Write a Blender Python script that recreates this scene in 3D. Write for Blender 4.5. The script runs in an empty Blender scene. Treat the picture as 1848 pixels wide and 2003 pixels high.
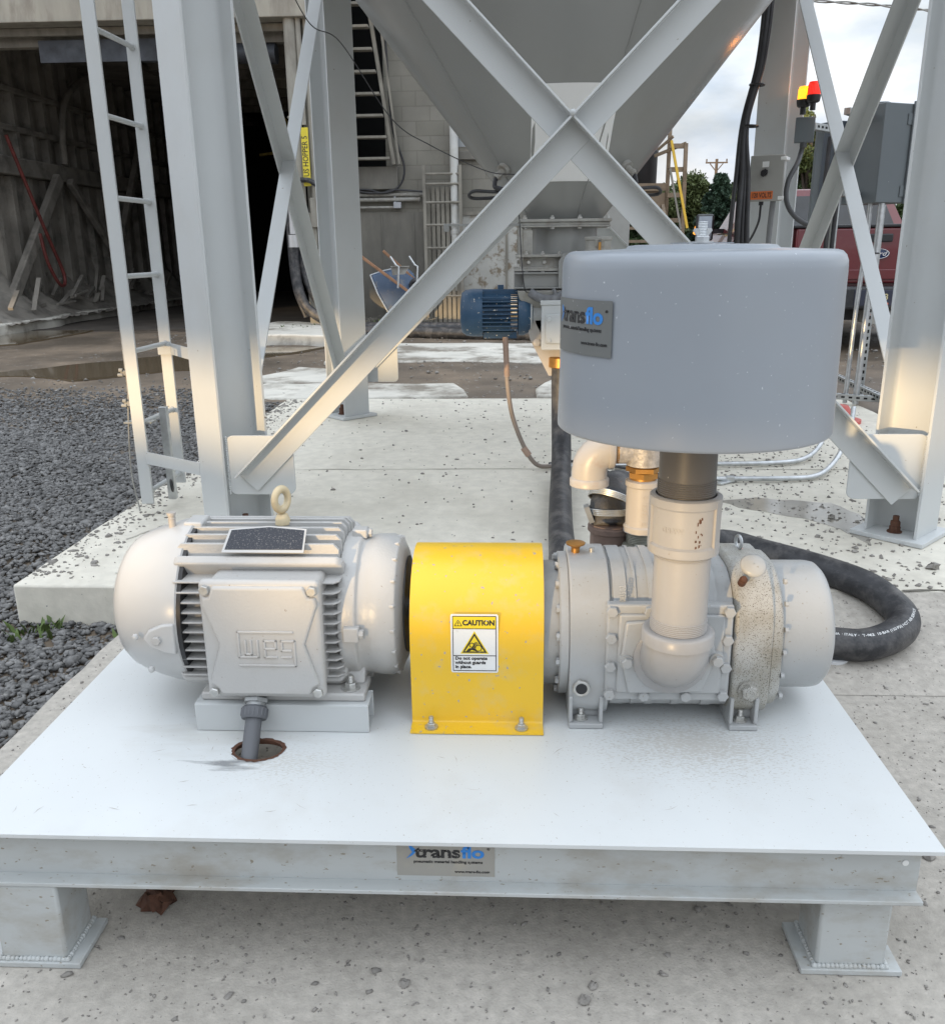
import bpy, math, random
import numpy as np
from mathutils import Vector, Matrix
S = bpy.context.scene
R = math.radians
# ------------------------------------------------------------------ camera
cam_d = bpy.data.cameras.new('camera'); cam = bpy.data.objects.new('camera', cam_d)
S.collection.objects.link(cam); S.camera = cam
cam.matrix_world = Matrix(((0.9990245, -0.0025731, 0.0440837, 0.0), (0.0429527, 0.2883436, -0.9565631, 0.0), (-0.0102499, 0.9575236, 0.2881728, 1.24), (0, 0, 0, 1)))
cam_d.sensor_fit = 'HORIZONTAL'; cam_d.sensor_width = 36.0; cam_d.lens = 36.0*1715/1848
cam_d.clip_start = 0.02; cam_d.clip_end = 3000
# ------------------------------------------------------------------ sky, sun, exposure
SUN_EL, SUN_AZ = 2.2, 207.0          # azimuth clockwise from +Y: a low sun behind and left of the camera, under the cloud
W = bpy.data.worlds.new('World'); S.world = W; W.use_nodes = True
nt = W.node_tree; nt.nodes.clear(); N = nt.nodes.new; L = nt.links.new
out = N('ShaderNodeOutputWorld'); bg = N('ShaderNodeBackground'); bg.inputs['Strength'].default_value = 0.12
sky = N('ShaderNodeTexSky'); sky.sky_type = 'NISHITA'; sky.sun_disc = False
sky.sun_elevation = R(SUN_EL); sky.sun_rotation = R(SUN_AZ); sky.air_density = 1.2; sky.dust_density = 2.0
tc = N('ShaderNodeTexCoord'); mp = N('ShaderNodeMapping'); mp.inputs['Scale'].default_value = (1, 1, 2.6)
n1 = N('ShaderNodeTexNoise'); n1.inputs['Scale'].default_value = 2.6; n1.inputs['Detail'].default_value = 7; n1.inputs['Roughness'].default_value = .5; n1.inputs['Distortion'].default_value = .5
cr = N('ShaderNodeValToRGB'); cr.color_ramp.elements[0].position = .22; cr.color_ramp.elements[0].color = (.35,.35,.35,1); cr.color_ramp.elements[1].position = .62; cr.color_ramp.elements[1].color = (1,1,1,1)
n2 = N('ShaderNodeTexNoise'); n2.inputs['Scale'].default_value = 5.5; n2.inputs['Detail'].default_value = 6; n2.inputs['Roughness'].default_value = .55
cr2 = N('ShaderNodeValToRGB'); cr2.color_ramp.elements[0].position = .35; cr2.color_ramp.elements[0].color = (5.7,6.7,8.2,1); cr2.color_ramp.elements[1].position = .62; cr2.color_ramp.elements[1].color = (8.9,9.1,9.3,1)
mix = N('ShaderNodeMix'); mix.data_type = 'RGBA'
L(tc.outputs['Generated'], mp.inputs['Vector']); L(mp.outputs[0], n1.inputs['Vector']); L(mp.outputs[0], n2.inputs['Vector'])
L(n1.outputs['Fac'], cr.inputs[0]); L(n2.outputs['Fac'], cr2.inputs[0])
L(cr.outputs[0], mix.inputs['Factor']); L(sky.outputs[0], mix.inputs[6]); L(cr2.outputs[0], mix.inputs[7])
# an overcast sky is about three times brighter overhead than at the horizon
sx = N('ShaderNodeSeparateXYZ'); L(tc.outputs['Generated'], sx.inputs[0])
mr = N('ShaderNodeMapRange'); mr.inputs[1].default_value = 0.0; mr.inputs[2].default_value = 1.0; mr.inputs[3].default_value = .90; mr.inputs[4].default_value = 2.5
L(sx.outputs[2], mr.inputs[0])
sc = N('ShaderNodeVectorMath'); sc.operation = 'SCALE'; L(mix.outputs[2], sc.inputs[0]); L(mr.outputs[0], sc.inputs['Scale'])
L(sc.outputs[0], bg.inputs['Color']); L(bg.outputs[0], out.inputs[0])
sl = bpy.data.lights.new('sun', 'SUN'); so = bpy.data.objects.new('sun', sl); S.collection.objects.link(so)
sl.energy = 3.7; sl.angle = R(.9); sl.color = (1, .70, .36)
az, el = R(SUN_AZ), R(SUN_EL)
so.rotation_euler = Vector((math.sin(az)*math.cos(el), math.cos(az)*math.cos(el), math.sin(el))).to_track_quat('Z', 'Y').to_euler()
S.view_settings.view_transform = 'Standard'; S.view_settings.look = 'None'; S.view_settings.exposure = 0.15; S.view_settings.gamma = 1.0
S.view_settings.use_curve_mapping = False
# ------------------------------------------------------------------ helpers
C = S.collection
OFF = {}
def tag(o, label=None, cat=None, group=None, kind=None):
    if label: o['label'] = label
    if cat: o['category'] = cat
    if group: o['group'] = group
    if kind: o['kind'] = kind
    return o
def thing(name, label, cat, loc=(0,0,0), group=None, local=False, rz=0):
    o = bpy.data.objects.new(name, None); o.empty_display_size = .05; C.objects.link(o)
    o.location = loc; o.rotation_euler[2] = rz
    OFF[o.name] = Vector((0,0,0)) if local else Vector(loc)
    return tag(o, label, cat, group)
def dup(root, loc, rz=0, label=None):
    def cp(o, par):
        c = o.copy(); C.objects.link(c); c.parent = par
        for ch in [x for x in KIDS.get(o.name, [])]: cp(ch, c)
        return c
    r = cp(root, None); r.location = loc; r.rotation_euler[2] = rz
    if label: r['label'] = label
    return r
KIDS = {}
def V(*a): return Vector(a)
def basis(ax, up=None):
    ax = Vector(ax).normalized()
    u = Vector(up) if up is not None else (Vector((0,0,1)) if abs(ax.z) < .9 else Vector((1,0,0)))
    a = ax.cross(u)
    if a.length < 1e-6: a = ax.cross(Vector((0,1,0)))
    a.normalize(); b = a.cross(ax).normalized()
    return a, b, ax      # side, up, axis
class MB:
    def __init__(s): s.v = []; s.f = []; s.m = []
    def mark(s): s.m.append((len(s.v), len(s.f))); return s
    def raw(s, vs, fs):
        n = len(s.v); s.v += [Vector(v) for v in vs]; s.f += [tuple(i+n for i in f) for f in fs]; return s
    def box(s, x0, x1, y0, y1, z0, z1):
        return s.raw([(x,y,z) for x in (x0,x1) for y in (y0,y1) for z in (z0,z1)], [(0,1,3,2),(4,6,7,5),(0,4,5,1),(2,3,7,6),(0,2,6,4),(1,5,7,3)])
    def bar(s, p0, p1, w, h, up=None, ow=0, oh=0):
        p0, p1 = Vector(p0), Vector(p1); a, b, _ = basis(p1-p0, up); vs = []
        for p in (p0, p1):
            for i in (-1, 1):
                for j in (-1, 1): vs.append(p + a*(i*w/2+ow) + b*(j*h/2+oh))
        return s.raw(vs, [(0,1,3,2),(4,6,7,5),(0,4,5,1),(2,3,7,6),(0,2,6,4),(1,5,7,3)])
    def loft(s, rings, cap=True, close=True):
        n = len(rings[0]); k = len(s.v); fs = []
        for r in rings: s.v += [Vector(p) for p in r]
        for i in range(len(rings)-1):
            for j in range(n if close else n-1):
                a = k+i*n+j; b = k+i*n+(j+1) % n; fs.append((a, b, b+n, a+n))
        if cap: fs.append(tuple(k+j for j in range(n))[::-1]); fs.append(tuple(k+(len(rings)-1)*n+j for j in range(n)))
        s.f += fs; return s
    def lathe(s, prof, o, ax=(0,0,1), seg=32, cap=True):
        a, b, c = basis(ax); o = Vector(o)
        return s.loft([[o + c*h + (a*math.cos(t)+b*math.sin(t))*r for t in [2*math.pi*i/seg for i in range(seg)]] for r, h in prof], cap)
    def cyl(s, p0, p1, r, r2=None, seg=24):
        p0, p1 = Vector(p0), Vector(p1); return s.lathe([(r, 0), (r if r2 is None else r2, (p1-p0).length)], p0, p1-p0, seg)
    def tube(s, pts, r, seg=12, cap=True):
        pts = [Vector(p) for p in pts]; rings = []; up = None
        for i, p in enumerate(pts):
            t = (pts[min(i+1, len(pts)-1)] - pts[max(i-1, 0)]).normalized()
            if up is None: a, b, _ = basis(t)
            else:
                a = t.cross(up).normalized(); b = a.cross(t)
            up = b; rr = r(i/(len(pts)-1)) if callable(r) else r
            rings.append([p + (a*math.cos(q)+b*math.sin(q))*rr for q in [2*math.pi*j/seg for j in range(seg)]])
        return s.loft(rings, cap)
    def prism(s, pts, vec):
        v = Vector(vec); return s.loft([[Vector(p) for p in pts], [Vector(p)+v for p in pts]])
    def hexa(s, p, ax, r, h, rot=0):
        a, b, c = basis(ax); p = Vector(p)
        f = lambda rr, hh: [p + c*hh + (a*math.cos(t)+b*math.sin(t))*rr for t in [rot+math.pi/3*i for i in range(6)]]
        return s.loft([f(r, 0), f(r, h*.85), f(r*.86, h)])
    def torus(s, o, ax, Rr, r, seg=32, ss=10, sx=1, sy=1):
        a, b, c = basis(ax); o = Vector(o)
        rings = [[o + (a*math.cos(t)*sx+b*math.sin(t)*sy)*(Rr+r*math.cos(q)) + c*r*math.sin(q) for q in [2*math.pi*j/ss for j in range(ss)]] for t in [2*math.pi*i/seg for i in range(seg+1)]]
        return s.loft(rings, cap=False)
    def sphere(s, o, r, seg=16, ax=(0,0,1), sq=1):
        n = seg//2; return s.lathe([(max(1e-5, r*math.sin(math.pi*i/n)), -r*sq*math.cos(math.pi*i/n)) for i in range(n+1)], o, ax, seg)
    def build(s, name, m, parent=None, bevel=0, sm=35, label=None, seg=2, subdiv=0):
        if len(s.m) > 1:      # every marked piece becomes an object of its own
            e = s.m + [(len(s.v), len(s.f))]; o = None
            for (v0, f0), (v1, f1) in zip(e[:-1], e[1:]):
                q = MB(); q.v = s.v[v0:v1]; q.f = [tuple(i-v0 for i in f) for f in s.f[f0:f1]]; o = q.build(name, m, parent, bevel, sm, label, seg)
            return o
        off = OFF[parent.name] if parent else Vector((0,0,0))
        me = bpy.data.meshes.new(name); me.from_pydata([tuple(v-off) for v in s.v], [], s.f); me.materials.append(m)
        me.validate(); me.update(); bm_fix(me)
        me.polygons.foreach_set('use_smooth', [True]*len(me.polygons))
        if sm < 180: me.set_sharp_from_angle(angle=R(sm))
        o = bpy.data.objects.new(name, me); C.objects.link(o); OFF[o.name] = off
        if parent: o.parent = parent; KIDS.setdefault(parent.name, []).append(o)
        if bevel:
            b = o.modifiers.new('bevel', 'BEVEL'); b.width = bevel; b.segments = seg; b.limit_method = 'ANGLE'; b.angle_limit = R(34); b.harden_normals = False
        if label: o['label'] = label
        return o
import bmesh
def bm_fix(me):
    b = bmesh.new(); b.from_mesh(me); bmesh.ops.recalc_face_normals(b, faces=b.faces); b.to_mesh(me); b.free()
def spline(P, n=10):
    P = [Vector(p) for p in P]; P = [P[0]*2-P[1]] + P + [P[-1]*2-P[-2]]; o = []
    for i in range(1, len(P)-2):
        for k in range(n):
            t = k/n; a, b, c, d = P[i-1:i+3]
            o.append(.5*((2*b)+(c-a)*t+(2*a-5*b+4*c-d)*t*t+(3*b-a-3*c+d)*t**3))
    o.append(P[-2]); return o
def text(s, size, ext=.0005, bold=0, shear=0, align='CENTER', sp=1):
    cu = bpy.data.curves.new('t', 'FONT'); cu.body = s; cu.size = size; cu.extrude = ext; cu.offset = bold; cu.shear = shear; cu.align_x = align; cu.align_y = 'CENTER'; cu.resolution_u = 3; cu.space_character = sp
    o = bpy.data.objects.new('t', cu); C.objects.link(o); dg = bpy.context.evaluated_depsgraph_get(); me = o.evaluated_get(dg).to_mesh()
    vs = [v.co.copy() for v in me.vertices]; fs = [tuple(p.vertices) for p in me.polygons]
    o.evaluated_get(dg).to_mesh_clear(); bpy.data.objects.remove(o); bpy.data.curves.remove(cu)
    return vs, fs
def put(mb, tv, fn, sx=1, sy=1):      # text placed by a function (x, y, depth) -> world point
    vs, fs = tv; mb.raw([fn(v.x*sx, v.y*sy, v.z) for v in vs], fs)
# ------------------------------------------------------------------ materials
def mat(name, col, rough=.5, metal=0, var=.08, vs=6, bump=0, bs=80, dirt=None, da=0, dsc=8, dlo=.5, dhi=.7, speck=None, sps=120, sth=.72, strip=None, coat=0, detail=4, vsc=None, dr=None, dwarp=0):
    m = bpy.data.materials.new(name); m.use_nodes = True; t = m.node_tree; n = t.nodes.new; l = t.links.new
    p = t.nodes['Principled BSDF']; p.inputs['Roughness'].default_value = rough; p.inputs['Metallic'].default_value = metal
    if coat: p.inputs['Coat Weight'].default_value = coat
    tc = n('ShaderNodeTexCoord'); vec = tc.outputs['Object']
    if vsc:
        mp = n('ShaderNodeMapping'); mp.inputs['Scale'].default_value = vsc; l(vec, mp.inputs[0]); vec = mp.outputs[0]
    def noise(sc, d=4, ro=.55):
        x = n('ShaderNodeTexNoise'); x.inputs['Scale'].default_value = sc; x.inputs['Detail'].default_value = d; x.inputs['Roughness'].default_value = ro; l(vec, x.inputs['Vector']); return x.outputs['Fac']
    def ramp(f, a, b, ca=(0,0,0,1), cb=(1,1,1,1)):
        x = n('ShaderNodeValToRGB'); x.color_ramp.elements[0].position = a; x.color_ramp.elements[1].position = b; x.color_ramp.elements[0].color = ca; x.color_ramp.elements[1].color = cb; l(f, x.inputs[0]); return x.outputs[0]
    def mx(f, a, b):
        x = n('ShaderNodeMix'); x.data_type = 'RGBA'
        if f is not None: l(f, x.inputs['Factor'])
        for k, q in ((6, a), (7, b)):
            if isinstance(q, tuple): x.inputs[k].default_value = q
            else: l(q, x.inputs[k])
        return x.outputs[2]
    c4 = lambda c, k=1: tuple(min(1, q*k) for q in c[:3]) + (1,)
    cur = ramp(noise(vs, detail), .3, .7, c4(col, 1-var), c4(col, 1+var))
    if dirt:
        f = ramp(noise(dsc, 7, .65), dlo, dhi, (0,0,0,1), (da,da,da,1)); cur = mx(f, cur, c4(dirt))
        if dr is not None:
            q = n('ShaderNodeMapRange'); q.inputs[3].default_value = rough; q.inputs[4].default_value = dr; l(f, q.inputs[0]); l(q.outputs[0], p.inputs['Roughness'])
    if speck:
        f = ramp(noise(sps, 2, .5), sth, sth+.03); cur = mx(f, cur, c4(speck))
    l(cur, p.inputs['Base Color'])
    if bump:
        b = n('ShaderNodeBump'); b.inputs['Strength'].default_value = min(1, bump); b.inputs['Distance'].default_value = .002; l(noise(bs, 5), b.inputs['Height']); l(b.outputs[0], p.inputs['Normal'])
    return m
def emis(name, col, s, base=None):
    m = mat(name, base or col, .3); p = m.node_tree.nodes['Principled BSDF']; p.inputs['Emission Color'].default_value = (*col, 1); p.inputs['Emission Strength'].default_value = s; return m
M = {}
M['paint'] = mat('grey_steel_paint', (.51,.53,.53), .42, var=.03, vs=2, bump=.06, bs=60, dirt=(.42,.40,.35), da=.25, dsc=3, dlo=.5, dhi=.8, speck=(.25,.22,.18), sps=45, sth=.76)
M['paint2'] = mat('grey_hopper_paint_with_shade', (.27,.275,.265), .27, var=.03, vs=2, bump=.05, bs=50, dirt=(.24,.235,.21), da=.3, dsc=2)  # hopper grey set darker than the tower to hold shade under the silo
M['deck'] = mat('dusty_white_deck_paint', (.62,.64,.638), .36, var=.03, vs=3, bump=.05, bs=70, dirt=(.46,.43,.38), da=.35, dsc=5, dlo=.54, dhi=.86, speck=(.40,.37,.33), sps=190, sth=.705)
def zone_dirt(m, spots):      # stains with a place of their own on the deck: (centre, radius x/y, colour, noise scale, stretch, threshold)
    t = m.node_tree; n = t.nodes.new; l = t.links.new; p = t.nodes['Principled BSDF']
    for (cx, cy), (rx, ry), col, ns, st, lo, hi, am in spots:
        cur = p.inputs['Base Color'].links[0].from_socket; tc = n('ShaderNodeTexCoord'); mp = n('ShaderNodeMapping'); mp.vector_type = 'TEXTURE'; mp.inputs['Location'].default_value = (cx, cy, .29); mp.inputs['Scale'].default_value = (rx, ry, .4)
        l(tc.outputs['Object'], mp.inputs[0]); g = n('ShaderNodeTexGradient'); g.gradient_type = 'QUADRATIC_SPHERE'; l(mp.outputs[0], g.inputs[0])
        m2 = n('ShaderNodeMapping'); m2.inputs['Scale'].default_value = st; m2.inputs['Rotation'].default_value = (0,0,.25); l(tc.outputs['Object'], m2.inputs[0]); x = n('ShaderNodeTexNoise'); x.inputs['Scale'].default_value = ns; x.inputs['Detail'].default_value = 6; x.inputs['Roughness'].default_value = .62; l(m2.outputs[0], x.inputs['Vector'])
        a = n('ShaderNodeMath'); a.operation = 'MULTIPLY_ADD'; l(g.outputs['Fac'], a.inputs[0]); a.inputs[1].default_value = .55; l(x.outputs['Fac'], a.inputs[2])
        r = n('ShaderNodeMapRange'); r.inputs[1].default_value = lo; r.inputs[2].default_value = hi; r.inputs[3].default_value = 0; r.inputs[4].default_value = am; l(a.outputs[0], r.inputs[0])
        s2 = n('ShaderNodeMath'); s2.operation = 'MULTIPLY'; l(r.outputs[0], s2.inputs[0]); c2 = n('ShaderNodeMapRange'); c2.inputs[1].default_value = 0; c2.inputs[2].default_value = .12; l(g.outputs['Fac'], c2.inputs[0]); l(c2.outputs[0], s2.inputs[1])
        q = n('ShaderNodeMix'); q.data_type = 'RGBA'; l(s2.outputs[0], q.inputs['Factor']); l(cur, q.inputs[6]); q.inputs[7].default_value = (*col, 1); l(q.outputs[2], p.inputs['Base Color'])
zone_dirt(M['deck'], [((-.415,-.212),(.17,.055),(.16,.165,.17),16,(1,5,1),.70,.95,.8), ((-.375,-.155),(.10,.085),(.30,.22,.16),30,(1,1,1),.80,1.0,.7), ((.47,-.10),(.40,.32),(.42,.38,.32),22,(1,2.2,1),.78,1.1,.25), ((.50,-.12),(1.3,.75),(.44,.41,.36),120,(1,2.5,1),.955,1.0,.55), ((-.30,-.2),(1.1,.6),(.46,.44,.39),110,(1,3,1),1.01,1.05,.5), ((-.45,-.10),(.5,.2),(.45,.43,.38),9,(1,4,1),.70,1.0,.35)])
M['beam'] = mat('dusty_grey_beam_paint', (.46,.48,.475), .5, var=.05, bump=.15, bs=120, speck=(.27,.24,.19), sps=150, sth=.69, dirt=(.33,.30,.25), da=.75, dsc=14, dlo=.47, dhi=.7, vsc=(.5,1,1))
M['motor'] = mat('cast_grey_motor_paint', (.46,.455,.44), .32, var=.03, bump=.35, bs=160, dirt=(.30,.27,.22), da=.35, dsc=9, dlo=.54, dhi=.8, speck=(.25,.2,.16), sps=130, sth=.745)
M['motors'] = mat('smooth_grey_motor_paint', (.49,.49,.48), .28, var=.03, bump=.06, bs=100)
M['blower'] = mat('grey_blower_paint', (.39,.40,.40), .32, var=.04, bump=.3, bs=150, dirt=(.36,.33,.28), da=.35, dsc=9, dlo=.52, dhi=.8, speck=(.3,.28,.24), sps=160, sth=.70)
M['splat'] = mat('oil_spattered_grey_paint', (.42,.42,.40), .45, var=.05, bump=.3, bs=150, dirt=(.27,.245,.19), da=.8, dsc=9, dlo=.42, dhi=.66, speck=(.10,.085,.06), sps=480, sth=.60)
M['pipe'] = mat('painted_pipe', (.34,.335,.33), .34, var=.05, bump=.12, bs=120, dirt=(.26,.24,.21), da=.4, dsc=7, dlo=.52, dhi=.8, speck=(.2,.15,.1), sps=70, sth=.75)
M['blackpipe'] = mat('dark_steel_pipe', (.085,.082,.08), .42, var=.12, bump=.1, bs=120, speck=(.35,.34,.32), sps=70, sth=.76)
M['silencer'] = mat('blue_grey_enamel', (.285,.312,.345), .3, var=.04, vs=3, bump=.03, bs=60, dirt=(.30,.32,.33), da=.35, dsc=4, dlo=.5, dhi=.8, speck=(.55,.57,.6), sps=150, sth=.735)
M['yellow'] = mat('yellow_guard_paint', (.80,.50,.03), .34, var=.03, bump=.04, bs=90, dirt=(.58,.47,.26), da=.55, dsc=16, dlo=.52, dhi=.78, speck=(.42,.36,.28), sps=85, sth=.69)
M['rubber'] = mat('black_rubber_hose', (.028,.029,.033), .5, var=.35, vs=20, bump=.9, bs=120, dirt=(.16,.15,.14), da=.75, dsc=10, dlo=.46, dhi=.74)
M['black'] = mat('black_plastic', (.018,.018,.02), .4, var=.2)
M['cable'] = mat('black_cable', (.03,.03,.033), .5, var=.2, dirt=(.1,.1,.1), da=.3)
M['galv'] = mat('galvanised_steel', (.55,.57,.58), .38, .85, var=.15, vs=30, bump=.05)
M['bolt'] = mat('zinc_bolt', (.52,.52,.50), .4, .7, var=.2, vs=60, dirt=(.4,.34,.26), da=.4, dsc=40)
M['rust'] = mat('rusty_steel', (.11,.05,.03), .85, .1, var=.4, vs=40, bump=.8, bs=150, dirt=(.08,.035,.02), da=.8, dsc=40)
M['brass'] = mat('tarnished_brass', (.42,.22,.06), .42, .7, var=.25, vs=30, dirt=(.2,.12,.06), da=.5, dsc=30)
M['cream'] = mat('warm_tinted_grey_fitting', (.44,.41,.375), .38, var=.05, bump=.15, bs=120, dirt=(.36,.2,.1), da=.5, dsc=14, dlo=.62, dhi=.8)  # grey fittings; warm low sunlight is mixed into the base colour
M['pvc'] = mat('grey_pvc', (.11,.115,.125), .5, var=.06, bump=.05)
M['white'] = mat('white_vinyl', (.78,.79,.78), .4, var=.03, dirt=(.35,.33,.3), da=.5, dsc=60, dlo=.62, dhi=.75)
M['ink'] = mat('black_ink', (.02,.02,.022), .5, speck=(.5,.48,.45), sps=220, sth=.66)
M['inky'] = mat('yellow_ink', (.80,.62,.02), .45, var=.03)
M['blueink'] = mat('blue_ink', (.03,.22,.62), .45)
M['redink'] = mat('red_ink', (.55,.03,.03), .45)
M['clear'] = mat('grey_film_sticker', (.15,.158,.155), .35, var=.05, speck=(.5,.5,.5), sps=120, sth=.72)
M['clear2'] = mat('dusty_film_sticker', (.33,.32,.29), .45, var=.06, dirt=(.42,.38,.3), da=.6, dsc=20)
M['blue'] = mat('dusty_blue_motor_paint', (.028,.075,.14), .45, var=.15, vs=8, bump=.2, bs=90, dirt=(.28,.26,.24), da=.7, dsc=12, dlo=.58, dhi=.8, speck=(.5,.48,.42), sps=70, sth=.68)
M['dusty'] = mat('dust_caked_steel', (.33,.325,.30), .7, var=.2, vs=12, bump=.5, bs=80, dirt=(.2,.17,.13), da=.7, dsc=14)
M['npl'] = mat('black_nameplate', (.02,.022,.03), .35, .2, speck=(.16,.155,.15), sps=330, sth=.62, vsc=(1,1,2.2))
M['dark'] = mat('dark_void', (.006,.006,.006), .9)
M['wood'] = mat('weathered_wood', (.27,.22,.165), .8, var=.3, vs=12, bump=.4, bs=40, dirt=(.14,.12,.10), da=.6, dsc=10, vsc=(1,1,.25))
# ------------------------------------------------------------------ bolts
def bolt(mb, p, ax, r=.009, h=.007, stud=0, washer=0, rot=0):
    mb.mark(); a, b, c = basis(ax); p = Vector(p)
    if washer: mb.cyl(p, p+c*.003, washer, seg=20); p = p+c*.003
    mb.hexa(p, ax, r, h, rot)
    if stud:
        mb.cyl(p+c*h, p+c*(h+stud), r*.5, seg=12)
        for k in range(int(stud/.0035)): mb.torus(p+c*(h+.002+k*.0035), ax, r*.5, .0011, 12, 5)
def threads(mb, o, z0, z1, r, n):
    for k in range(n): mb.torus((o[0], o[1], z0+(z1-z0)*(k+.5)/n), (0,0,1), r, (z1-z0)/n*.42, 40, 6)
# ------------------------------------------------------------------ skid
DZ = .29
sk = thing('equipment_skid', 'white steel deck on an I-beam frame with short square legs under the big motor', 'skid', (-.13, 1.67, 0))
def deck_plate():
    x0, x1, y0, y1 = -.966, .71, 1.238, 2.10
    hc, rx, ry = (-.500, 1.511), .052, .040
    n = 48; b = MB(); ang = [2*math.pi*(i+.5)/n for i in range(n)]; rnd = random.Random(4)
    inner = [(hc[0]+rx*math.cos(t)*(1+rnd.uniform(-.03,.03)), hc[1]+ry*math.sin(t)*(1+rnd.uniform(-.05,.05))) for t in ang]
    def outp(t):
        dx, dy = math.cos(t), math.sin(t); k = 1e9
        if dx > 1e-9: k = min(k, (x1-hc[0])/dx)
        if dx < -1e-9: k = min(k, (x0-hc[0])/dx)
        if dy > 1e-9: k = min(k, (y1-hc[1])/dy)
        if dy < -1e-9: k = min(k, (y0-hc[1])/dy)
        return (hc[0]+dx*k, hc[1]+dy*k)
    crn = [math.atan2(cy-hc[1], cx-hc[0]) % (2*math.pi) for cx, cy in ((x0,y0),(x1,y0),(x1,y1),(x0,y1))]
    pts = sorted([(t, inner[i]) for i, t in enumerate(ang)] + [(t, None) for t in crn], key=lambda q: q[0])
    I = []; O = []
    for t, p in pts:
        if p is None: p = (hc[0]+rx*math.cos(t), hc[1]+ry*math.sin(t))
        I.append(p); O.append(outp(t))
    k = len(I); zt, zb = DZ, DZ-.007
    vs = [(*p, zt) for p in I] + [(*p, zt) for p in O] + [(*p, zb) for p in I] + [(*p, zb) for p in O]; fs = []
    for i in range(k):
        j = (i+1) % k
        fs += [(i, i+k, j+k, j), (i+2*k, j+2*k, j+3*k, i+3*k), (i+k, i+3*k, j+3*k, j+k), (i, j, j+2*k, i+2*k)]
    b.raw(vs, fs); o = b.build('deck_plate', M['deck'], sk, sm=30)
    r = MB(); rr = random.Random(9); rings = []      # torch-cut rusty rim
    for h in (0, 1):
        rings.append([(hc[0]+(rx+w)*math.cos(t)*(1+q), hc[1]+(ry+w)*math.sin(t)*(1+q), DZ+(.0012 if h == 0 else -.009)) for t, q, w in [(t, .025*math.sin(3*t)+rr.uniform(-.015,.015), (rr.uniform(.0005,.0045) if h == 0 else -.003)) for t in ang]])
    inr = [((hc[0]+(rx-.005)*math.cos(t)), hc[1]+(ry-.005)*math.sin(t), DZ+.0005) for t in ang]
    r.loft([rings[0], inr, rings[1]], cap=False); r.build('cut_rim', M['rust'], o)
deck_plate()
rnd = random.Random(31); b = MB()      # fine scratches in the deck paint
for k in range(26):
    x, y = rnd.uniform(-.9,.62), rnd.uniform(1.26,1.56); a = rnd.uniform(-.9,.9)+(1.9 if k % 5 == 0 else 0); l_ = rnd.uniform(.008,.035); w = rnd.uniform(.0003,.0007); d = V(math.cos(a), math.sin(a), 0); q = V(-d.y, d.x, 0)
    p0 = V(x, y, DZ+.0005); m_ = p0+d*l_*.5+q*l_*rnd.uniform(-.1,.1); p1 = p0+d*l_; b.mark(); b.raw([p0, m_-q*w, p1, m_+q*w], [(0,1,2,3)])
b.build('paint_scratch', mat('scratch', (.36,.32,.28), .6), [o for o in KIDS[sk.name] if o.name.startswith('deck_plate')][0])
def ibeam(name, p0, p1, h, w, tf=.008, tw=.006, side=0):
    b = MB(); p0, p1 = Vector(p0), Vector(p1)
    b.bar(p0, p1, w, tf, oh=h/2-tf/2); b.bar(p0, p1, w, tf, oh=-h/2+tf/2); b.bar(p0, p1, tw, h-2*tf+.002)
    return b
zb0, zb1 = .171, DZ-.007-.0005
def bm(name, p0, p1): return ibeam(name, p0, p1, zb1-zb0, .062).build('beam', M['beam'], sk, bevel=.0015)
zc = (zb0+zb1)/2
fb = bm('f', (-.955, 1.283, zc), (.694, 1.283, zc)); bm('b', (-.955, 2.055, zc), (.694, 2.055, zc))
bm('l', (-.92, 1.32, zc), (-.92, 2.02, zc)); bm('r', (.66, 1.32, zc), (.66, 2.02, zc)); bm('m', (-.13, 1.32, zc), (-.13, 2.02, zc))
h = MB(); h.cyl((.668, 1.2795, .236), (.668, 1.2785, .236), .0055, seg=20); h.build('bolt_hole', M['white'], fb)
for lx, ly in ((-.862, 1.305), (.602, 1.335), (-.862, 2.03), (.602, 2.03)):
    b = MB().box(lx-.061, lx+.061, ly-.05, ly+.05, .012, zb0); lg = b.build('leg', M['beam'], sk, bevel=.006)
    b = MB().box(lx-.088, lx+.088, ly-.06, ly+.055, .001, .012); b.build('foot_plate', M['beam'], lg, bevel=.0015)
    w = MB(); rnd = random.Random(int(lx*100))
    for (a0, a1) in (((lx-.063, ly-.052), (lx+.063, ly-.052)), ((lx+.063, ly-.052), (lx+.063, ly+.05)), ((lx-.063, ly-.052), (lx-.063, ly+.05))):
        for k in range(17):
            t = k/16; w.sphere((a0[0]+(a1[0]-a0[0])*t, a0[1]+(a1[1]-a0[1])*t, .014), .0055*rnd.uniform(.8,1.1), 8)
    w.build('weld_bead', M['beam'], lg, sm=180)
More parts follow.
